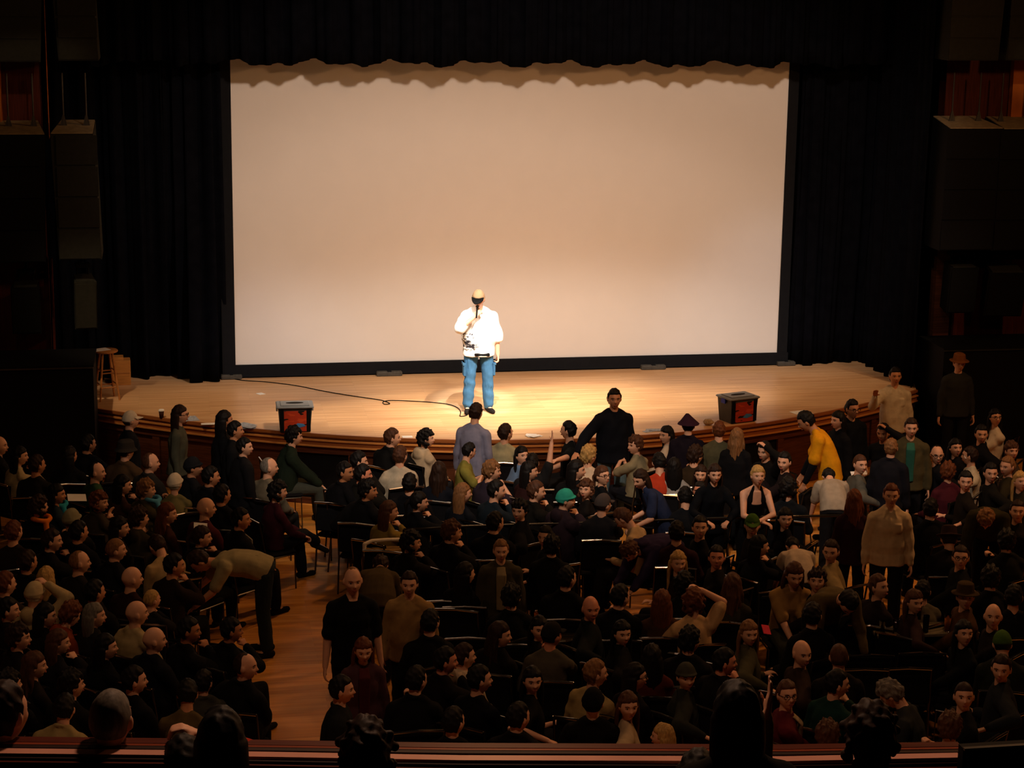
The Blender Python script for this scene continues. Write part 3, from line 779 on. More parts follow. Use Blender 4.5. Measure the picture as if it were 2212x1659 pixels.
def cloth(T, kind):
    """shirt kinds: l long sleeve, t tee, j jacket (thicker), h hoodie, n halter top; trousers, skirt, shoe"""
    if kind in T.clothes: return T.clothes[kind]
    J = T.J; q = J['q']; fem = T.key[1]; S = Shells(); vox = .013; amp = .004
    if kind in ('trousers', 'cargo'):
        off = .014 if kind == 'trousers' else .019
        S.loft([(J['sp'][0]-J['sR'][0]@V(0, 0, .075), J['sR'][0], .150+off, .105+off), (J['sp'][0], J['sR'][0], .158+off, .112+off), (J['sp'][0]+J['sR'][0]@V(0, 0, .04), J['sR'][0], .148+off*.5, .104+off*.5)])
        for k in 'RL':
            S.cone(J['hip'+k], J['kn'+k], .092+off*.8, .062+off); a = J['an'+k]; kn = J['kn'+k]
            S.cone(kn, a+unit(kn-a)*.02, .062+off, .052+off*1.2)
        amp = .0045 if kind == 'trousers' else .009
    elif kind == 'i':
        q_ = []
        for i, (d_, wd) in enumerate(((.150, .055), (.150, .055), (.148, .058), (.140, .062), (.112, .060))):
            q_.append((J['sp'][i+1 if i else 1]+J['sR'][i+1 if i else 1]@V(0, d_, -.10 if i == 0 else 0), J['sR'][min(i+1, 5)], wd, .022))
        q_ = q_[:4]+[(J['neck0']+J['sR'][5]@V(0, .066, .0), J['sR'][5], .052, .018)]
        S.loft(q_, 14); amp = .003; vox = .010
    elif kind == 'u':
        for k in 'RL':
            sh, el, wr = J['sh'+k], J['el'+k], J['wr'+k]; S.cone(sh+(el-sh)*.62, el, .058, .054); S.cone(el, wr-unit(wr-el)*.02, .055, .038)
        amp = .004
    elif kind == 'shoe_R' or kind == 'shoe_L':
        k = kind[-1]; an = J['an'+k]; fd = J['fd'+k]; up = V(0, 0, 1) if abs(fd[2]) < .3 else unit(V(-.1, .3, .9))
        S.cone(an-fd*.045-up*.045, an+fd*.17-up*.058, .042, .034); S.cone(an+up*.0, an-up*.04, .044, .046)
        S.cone(an-fd*.05-up*.072, an+fd*.18-up*.072, .020, .018); amp = 0; vox = .011
    else:
        off = {'d': .018, 'l': .013, 't': .016, 'j': .026, 'h': .024, 'n': .008, 'g': .030}[kind]; boxy = {'d': .022, 'l': .012, 't': .018, 'j': .03, 'h': .03, 'n': 0, 'g': .045}[kind]
        secs = torso_secs(J, off, .13 if kind != 'n' else .06, fem=fem, boxy=boxy)
        if q['seated'] or q['lean0'] > 20: secs = secs[1:]; c, R, a_, b_ = secs[0]; secs[0] = (c-R@V(0, 0, .03), R, a_, b_)
        if kind == 'n':
            secs = secs[:5]; S.loft(secs)
            for sx in (-1, 1): S.cone(J['sp'][3]+J['sR'][3]@V(sx*.085, .075, .03), J['neck0']+J['sR'][4]@V(sx*.045, .005, .045), .045, .014)
        else:
            S.loft(secs)
            am = .9 if fem else 1.
            for sx, k in ((1, 'R'), (-1, 'L')):
                sh, el, wr = J['sh'+k], J['el'+k], J['wr'+k]
                S.cone(J['sp'][4]+J['sR'][4]@V(sx*.06, 0, .0), sh, .066*am+off, .058*am+off); S.cone(J['neck0']+J['sR'][5]@V(sx*.035, -.012, .004), sh+V(0, 0, .010), .040+off*.8, .042+off*.8)
                if kind in 'tg':
                    f = .78 if kind == 't' else 1.02
                    S.cone(sh, sh+(el-sh)*f, .060*am+off, .056*am+off*(1.2 if kind == 't' else 1.15))
                else:
                    S.cone(sh, el, .060*am+off, .047*am+off); S.cone(el, wr-unit(wr-el)*.02, .047*am+off, .031*am+off*.7)
            nb, R = J['neck0'], J['sR'][-1]
            if kind in 'jh':
                for i in range(12):
                    a = 2*PI*i/12; b = 2*PI*(i+1)/12
                    f = lambda t: nb+R@V(.068*math.cos(t), .062*math.sin(t)-.006, .022+(.016*-math.sin(t)))
                    S.cone(f(a), f(b), .017 if kind == 'j' else .024, .017 if kind == 'j' else .024, 8)
            if kind == 'h': S.sphere(nb+R@V(0, -.10, -.02), (.10, .055, .09), R)
            if kind == 'd':
                for sx in (-1, 1):
                    S.cone(nb+R@V(sx*.055, -.02, .030), nb+R@V(sx*.040, .060, .014), .018, .016, 7); S.cone(nb+R@V(sx*.040, .055, .010), nb+R@V(sx*.070, .100, -.060), .016, .010, 7)
                S.cone(nb+R@V(-.05, -.03, .03), nb+R@V(.05, -.03, .03), .015, .015, 7)
                for i in range(1, 4): S.cone(J['sp'][i]+J['sR'][i]@V(0, .128, 0), J['sp'][i+1]+J['sR'][i+1]@V(0, .122 if i < 3 else .10, 0), .014, .014, 7)
                c = J['sp'][3]+J['sR'][3]@V(-.08, .122, -.01)
                S.loft([(c+J['sR'][3]@V(0, 0, -.055), J['sR'][3], .05, .014), (c+J['sR'][3]@V(0, 0, .05), J['sR'][3], .05, .016)], 12)
                for k in 'RL': w_ = J['wr'+k]; ax_ = unit(w_-J['el'+k]); S.cone(w_-ax_*.05, w_-ax_*.01, .044, .044)
            if kind in 'l':
                for i in range(10):
                    a = 2*PI*i/10; b = 2*PI*(i+1)/10; f = lambda t: nb+R@V(.062*math.cos(t), .058*math.sin(t), .014)
                    S.cone(f(a), f(b), .012, .012, 7)
        amp = {'d': .010, 'l': .009, 't': .010, 'j': .010, 'h': .010, 'n': .0015, 'g': .012}[kind]
    me = voxel(S, vox, .6, 1, kind)
    if amp: folds(me, amp, len(T.clothes)+hash(T.key[0]) % 7 if False else len(T.clothes)+3)
    T.clothes[kind] = me
    return me

# ---- hair and headwear in head space
_hair = {}
def hair_mesh(kind):
    if kind in _hair: return _hair[kind]
    ds, fs = sph_dirs(40, 30); p = head_surface(ds); x, y, z = ds.T
    r = np.random.RandomState(hash(kind) % 100 if False else len(_hair)+5)
    def shell(thick, line=.60, nape=-.55, noise=.004, side=.30):
        face = smooth(side-.12, side+.12, y)*(1-smooth(line-.10, line+.10, z+.10*np.abs(x)))
        low = 1-smooth(nape-.12, nape+.12, z)
        ear = smooth(.0, .25, y+.25)*(1-smooth(-.12, .10, z))*(np.abs(x) > .45)
        hid = np.clip(np.maximum(np.maximum(face, low), ear), 0, 1)
        n = np.zeros(len(ds))
        for i in range(6): v = r.randn(3)*6; n += np.sin(ds@v*1.6+i*1.7+2*np.sin(ds@(r.randn(3)*3)))
        t = thick*(.8+.2*smooth(-.2, .6, z))*(1-.55*smooth(.25, .8, y))+noise*n/1.6
        k = 1+t/np.linalg.norm(p, axis=1)
        k = k*(1-hid)+.86*hid
        return p*k[:, None]
    S = Shells(); vox = .0075
    if kind == 'short': S.add(shell(.014), fs)
    elif kind == 'buzz': S.add(shell(.006, .52, -.5, .001), fs)
    elif kind == 'thin': S.add(shell(.007, .95, -.45, .002, -.1), fs)
    elif kind == 'messy': S.add(shell(.024, .42, -.6, .009), fs)
    elif kind == 'curly':
        S.add(shell(.020, .45, -.6, .008), fs)
        for i in range(90):
            d = unit(r.randn(3)); 
            if d[1] > .35 and d[2] < .5: continue
            if d[2] < -.75: continue
            S.sphere(d*V(.098, .112, .128)*r.uniform(.96, 1.1), r.uniform(.014, .024), None, 8, 6)
    elif kind in ('long', 'bob', 'pony', 'wavy'):
        S.add(shell(.016 if kind != 'wavy' else .022, .48, -.6, .003), fs)
        L = {'long': .30, 'bob': .12, 'pony': 0, 'wavy': .24}[kind]
        if L:
            for i in range(26):
                t = -1.25+2.5*i/25; a = math.pi*1.5+t*1.15
                px, py_ = .083*math.cos(a), .098*math.sin(a)+.0
                if py_ > .03: continue
                l = L*r.uniform(.85, 1.08); out = 1.12 if kind != 'bob' else 1.03
                m1 = V(px*out, py_*1.0-.005, -.09); m2 = V(px*(out+.05), py_*1.0+r.uniform(-.01, .012), -.09-l)
                if kind == 'wavy': m1 = m1+r.randn(3)*.010; m2 = m2+r.randn(3)*.018
                S.cone(V(px*.98, py_, .0), m1, .021, .021, 8); S.cone(m1, m2, .021, .010, 8)
        if kind == 'pony': S.cone(V(0, -.112, .02), V(0, -.15, -.03), .022, .026); S.cone(V(0, -.15, -.03), V(.01, -.135, -.17), .026, .010)
    elif kind == 'beanie':
        S.add(shell(.017, .40, -.25, .001), fs)
        for i in range(20):
            a = 2*PI*i/20; b = 2*PI*(i+1)/20; f = lambda t: V(.085*math.cos(t), .108*math.sin(t)-.002, .030+.018*math.sin(t))
            S.cone(f(a), f(b), .011, .011, 7)
    elif kind in ('cap', 'perfcap', 'capback'):
        S.add(shell(.013, .44, -.12, .0005), fs)
        sg = 1
        for i in range(13):
            t = -1+2*i/12; x0 = .070*t; y0 = .092-.030*abs(t)**2.2
            x1 = .064*t; y1 = y0+.072*(1-t*t*.80)
            S.cone(V(x0, y0-.02, .044), V(x1, y1, .030-.010*t*t), .0068, .0052, 7)
        S.sphere(V(0, -.004, .132), (.008, .008, .004)); vox = .006
    elif kind == 'hat':
        S.add(shell(.016, .40, -.1, .001), fs)
        S.loft([(V(0, -.002, .035), np.eye(3), .135, .155), (V(0, -.002, .047), np.eye(3), .130, .150)], 28)
        S.loft([(V(0, -.002, .04), np.eye(3), .088, .110), (V(0, -.002, .135), np.eye(3), .076, .096), (V(0, -.002, .150), np.eye(3), .05, .07)], 24)
    elif kind == 'bucket':
        S.loft([(V(0, -.002, .015), np.eye(3), .125, .142), (V(0, -.002, .050), np.eye(3), .092, .112), (V(0, -.002, .125), np.eye(3), .078, .098), (V(0, -.002, .148), np.eye(3), .05, .07)], 26)
    elif kind == 'point':
        S.add(shell(.016, .40, -.1, .001), fs)
        S.loft([(V(0, -.002, .03), np.eye(3), .150, .165), (V(0, -.002, .055), np.eye(3), .120, .135), (V(-.01, -.002, .11), np.eye(3), .07, .08), (V(-.02, -.002, .165), np.eye(3), .02, .03)], 24)
    elif kind == 'goatee':
        for sx in (-1, 1): S.cone(V(sx*.024, .098, -.050), V(0, .104, -.046), .005, .005, 7)
        S.sphere(V(0, .094, -.092), (.026, .014, .022)); vox = .0045
    elif kind == 'beard':
        low = smooth(-.30, -.46, z)*smooth(-.15, .1, y)*(1-smooth(.02, -.01, np.zeros(len(z))))
        k = .88+(.19)*np.clip(low, 0, 1); S.add(p*k[:, None], fs)
    elif kind == 'glasses':
        for sx in (-1, 1):
            for i in range(12):
                a = 2*PI*i/12; b = 2*PI*(i+1)/12; f = lambda t: V(sx*.033+.024*math.cos(t), .099-.05*abs(.024*math.cos(t)+.033)*.4, .007+.017*math.sin(t)); S.cone(f(a), f(b), .0032, .0032, 6)
            S.cone(V(sx*.058, .094, .012), V(sx*.082, .0, .012), .0035, .0035, 6)
        S.cone(V(-.01, .099, .010), V(.01, .099, .010), .003, .003, 6); vox = .0026
    me = voxel(S, vox, .5, 1, kind); _hair[kind] = me
    return me

SKIN = {'p': '#dfa888', 'm': '#c98c66', 't': '#b5774f', 'd': '#7d4c30', 'r': '#d98f70'}
HAIRC = {'k': '#120f0e', 'd': '#2a1a12', 'b': '#4d3020', 'l': '#7d5634', 'y': '#b08a50', 'w': '#c9bfae', 'g': '#6e675e', 'r': '#5e3219', 'B': '#c8a468'}
M_EYEW = mat('eye_white', '#a89e92', .3, .02); M_IRIS = mat('iris_dark', '#20140e', .2, .1); M_LIP = mat('lips', '#9a5244', .5, .1)
def cmat(c, kind='cloth'):
    c = c.lstrip('#'); return mat(kind+'_'+c, c, .88, .10, 16, bump=.25, bscale=260, sheen=.0)
def skin(k): return mat('skin_'+k, SKIN[k], .5, .06, 22, spec=.3)
def hmat(k): return mat('hair_'+k, HAIRC[k], .6, .35, 26, stretch=(3, 3, .7), spec=.18)

def put(me, name, parent, mats, matrix=None):
    o = bpy.data.objects.new(name, me); COL.objects.link(o); o.parent = parent
    while len(me.materials) < len(mats): me.materials.append(None)
    for i, m in enumerate(mats):
        o.material_slots[i].link = 'OBJECT'; o.material_slots[i].material = m
    if matrix is not None: o.matrix_local = matrix
    return o
def person(loc, face, pose, hair, hc, sk, top, tc, bc, label, fem=0, mirror=False, sc=1.0, extra=(), hatc=None, group=None, shoes=True, bottom='trousers'):
    """face: body heading, degrees clockwise from +y"""
    T = template(pose, fem)
    e = empty('person', loc, -face*D); e.scale = (-sc if mirror else sc, sc, sc)
    tag(e, label, 'person', group)
    S = skin(sk); Hm = hmat(hc)
    put(T.body, 'body', e, [S, M_EYEW, M_IRIS, Hm, M_LIP])
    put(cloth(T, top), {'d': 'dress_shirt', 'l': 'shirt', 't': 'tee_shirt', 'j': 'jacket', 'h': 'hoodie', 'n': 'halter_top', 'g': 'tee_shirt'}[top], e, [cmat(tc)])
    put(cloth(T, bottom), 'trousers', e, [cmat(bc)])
    if shoes:
        for k in 'RL': put(cloth(T, 'shoe_'+k), 'shoe', e, [cmat('1a1614', 'leather')])
    hm = T.headM
    if hair in ('beanie', 'cap', 'hat', 'bucket', 'point'):
        put(hair_mesh(hair), {'beanie': 'beanie', 'cap': 'baseball_cap', 'hat': 'brimmed_hat', 'bucket': 'bucket_hat', 'point': 'peaked_hat'}[hair], e, [cmat(hatc or '333333')], hm)
        put(hair_mesh('buzz'), 'hair', e, [Hm], hm)
    elif hair != 'bald':
        put(hair_mesh(hair), 'hair', e, [Hm], hm)
    for x in extra:
        if x in ('beard', 'goatee'): put(hair_mesh(x), 'beard', e, [Hm], hm)
        elif x == 'glasses': put(hair_mesh(x), 'glasses', e, [M_BLACK], hm)
        elif x[0] == '+': put(cloth(T, 'i'), 'shirt_front', e, [cmat(x[1:])])
        elif x == 'under': put(cloth(T, 'u'), 'undershirt', e, [cmat('0c0d12')])
        elif x == 'longhair': put(hair_mesh('long'), 'hair', e, [Hm], hm)
    return e, T
def head_z(pose, sc): return pose_joints(POSES[pose])['headc']*sc
def place_by_head(px, py, face, pose, sc=1.0, mirror=False, floor=0.0):
    hc = head_z(pose, sc).copy()
    if mirror: hc[0] *= -1
    a = -face*D; hx = hc[0]*math.cos(a)-hc[1]*math.sin(a); hy = hc[0]*math.sin(a)+hc[1]*math.cos(a)
    p = at_z(px, py, floor+hc[2]); return np.array([p[0]-hx, p[1]-hy, floor])
# ------------------------------------------------------------------ the performer
pf = at_z(1033, 890, 1.0)
perf, T = person((pf[0], pf[1], 1.0), 180, 'perf', 'cap', 'l', 'p', 'g', 'f4f2ee', '3a6488',
    'performer on the stage in a baggy white tee shirt and blue cargo jeans', sc=1.035, extra=('goatee',), hatc='b08c68', bottom='cargo')
for c_ in perf.children:
    if c_.name.startswith('baseball_cap'): c_.data = c_.data
MB_ = MB()
J = T.J; wr = J['wrR']; hd = J['headc']; mo = hd+J['headR']@V(0, .118, -.05)
ax = unit(wr+V(-.01, .05, .03)-mo)
mb = MB(); mb.tube([mo, mo+ax*.20], [.012, .010], 10); 
mc = empty('microphone', (0, 0, 0)); mc.parent = None
Mp = Matrix.Translation((pf[0], pf[1], 1.0)) @ Matrix.Rotation(-180*D, 4, 'Z') @ Matrix.Scale(1.035, 4)
def wp(p): q = Mp @ Vector(p); return np.array(q)
m0, m1 = wp(mo), wp(mo+ax*.20)
mc.location = m0; tag(mc, 'black handheld microphone in the raised hand of the performer', 'microphone')
MB().tube([(0, 0, 0), tuple(m1-m0)], [.014, .011], 10).build('handle', M_BLACK, mc)
sh = MB(); dd, ff = sph_dirs(14, 9); sh.add(dd*.024, ff); sh.build('mesh_head', M_METAL, mc, True)
# cap brim darkness and belt pouch, side print, cargo pockets: parts of the performer
prt = MB(); sp, sR = J['sp'], J['sR']
MB().box(sp[0]+V(-.02, .150, -.10), (.22, .03, .05), bev=.012).build('belt_pouch', M_BLACK, perf)
MB().box(sp[0]+V(.06, .168, -.10), (.04, .012, .03)).build('buckle', M_CHROME, perf)
for sx in (-1, 1):
    MB().box((sx*.205, .02, .62), (.035, .13, .19), bev=.012).build('cargo_pocket', cmat('365e80'), perf)
    MB().box((sx*.222, .02, .70), (.02, .14, .05), bev=.008).build('pocket_flap', cmat('446e90'), perf)
def shirt_print(parent, me_src, cond, colr):
    """a printed patch: the faces of the shirt in one region, lifted 3 mm off the cloth"""
    co = get_co(me_src); no = get_no(me_src); fs = []; idx = {}; vs = []
    for p in me_src.polygons:
        c = co[list(p.vertices)].mean(0)
        if cond(c):
            f = []
            for v in p.vertices:
                if v not in idx: idx[v] = len(vs); vs.append(co[v]+no[v]*.003)
                f.append(idx[v])
            fs.append(tuple(f))
    if fs: o = MB().add(vs, fs).build('shirt_print', colr, parent, True); s_ = o.modifiers.new('t', 'SOLIDIFY'); s_.thickness = .002
def prcond(c): return c[0] > .045 and c[1] > -.02 and .90 < c[2] < 1.13
def print_mat():
    m = bpy.data.materials.new('shirt_print_ink'); m.use_nodes = True; nt = m.node_tree; b = nt.nodes['Principled BSDF']; b.inputs['Roughness'].default_value = .85
    tc = nt.nodes.new('ShaderNodeTexCoord'); mp = nt.nodes.new('ShaderNodeMapping'); mp.inputs['Scale'].default_value = (13, 13, 24)
    n = nt.nodes.new('ShaderNodeTexNoise'); n.inputs['Scale'].default_value = 1; n.inputs['Detail'].default_value = 3
    r = nt.nodes.new('ShaderNodeValToRGB'); r.color_ramp.elements[0].position = .44; r.color_ramp.elements[1].position = .53
    r.color_ramp.elements[0].color = lin('#2c2830'); r.color_ramp.elements[1].color = lin('#f4f2ee')
    nt.links.new(tc.outputs['Object'], mp.inputs[0]); nt.links.new(mp.outputs[0], n.inputs[0]); nt.links.new(n.outputs['Fac'], r.inputs[0]); nt.links.new(r.outputs[0], b.inputs['Base Color'])
    return m
shirt_print(perf, cloth(T, 'g'), prcond, print_mat())
# black brim worn low
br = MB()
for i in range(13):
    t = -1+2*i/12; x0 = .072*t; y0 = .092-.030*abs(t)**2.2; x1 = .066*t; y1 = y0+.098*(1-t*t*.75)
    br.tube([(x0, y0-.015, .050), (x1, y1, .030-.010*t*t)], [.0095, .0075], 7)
o = br.build('cap_brim', M_BLACK, perf, True); o.matrix_local = T.headM

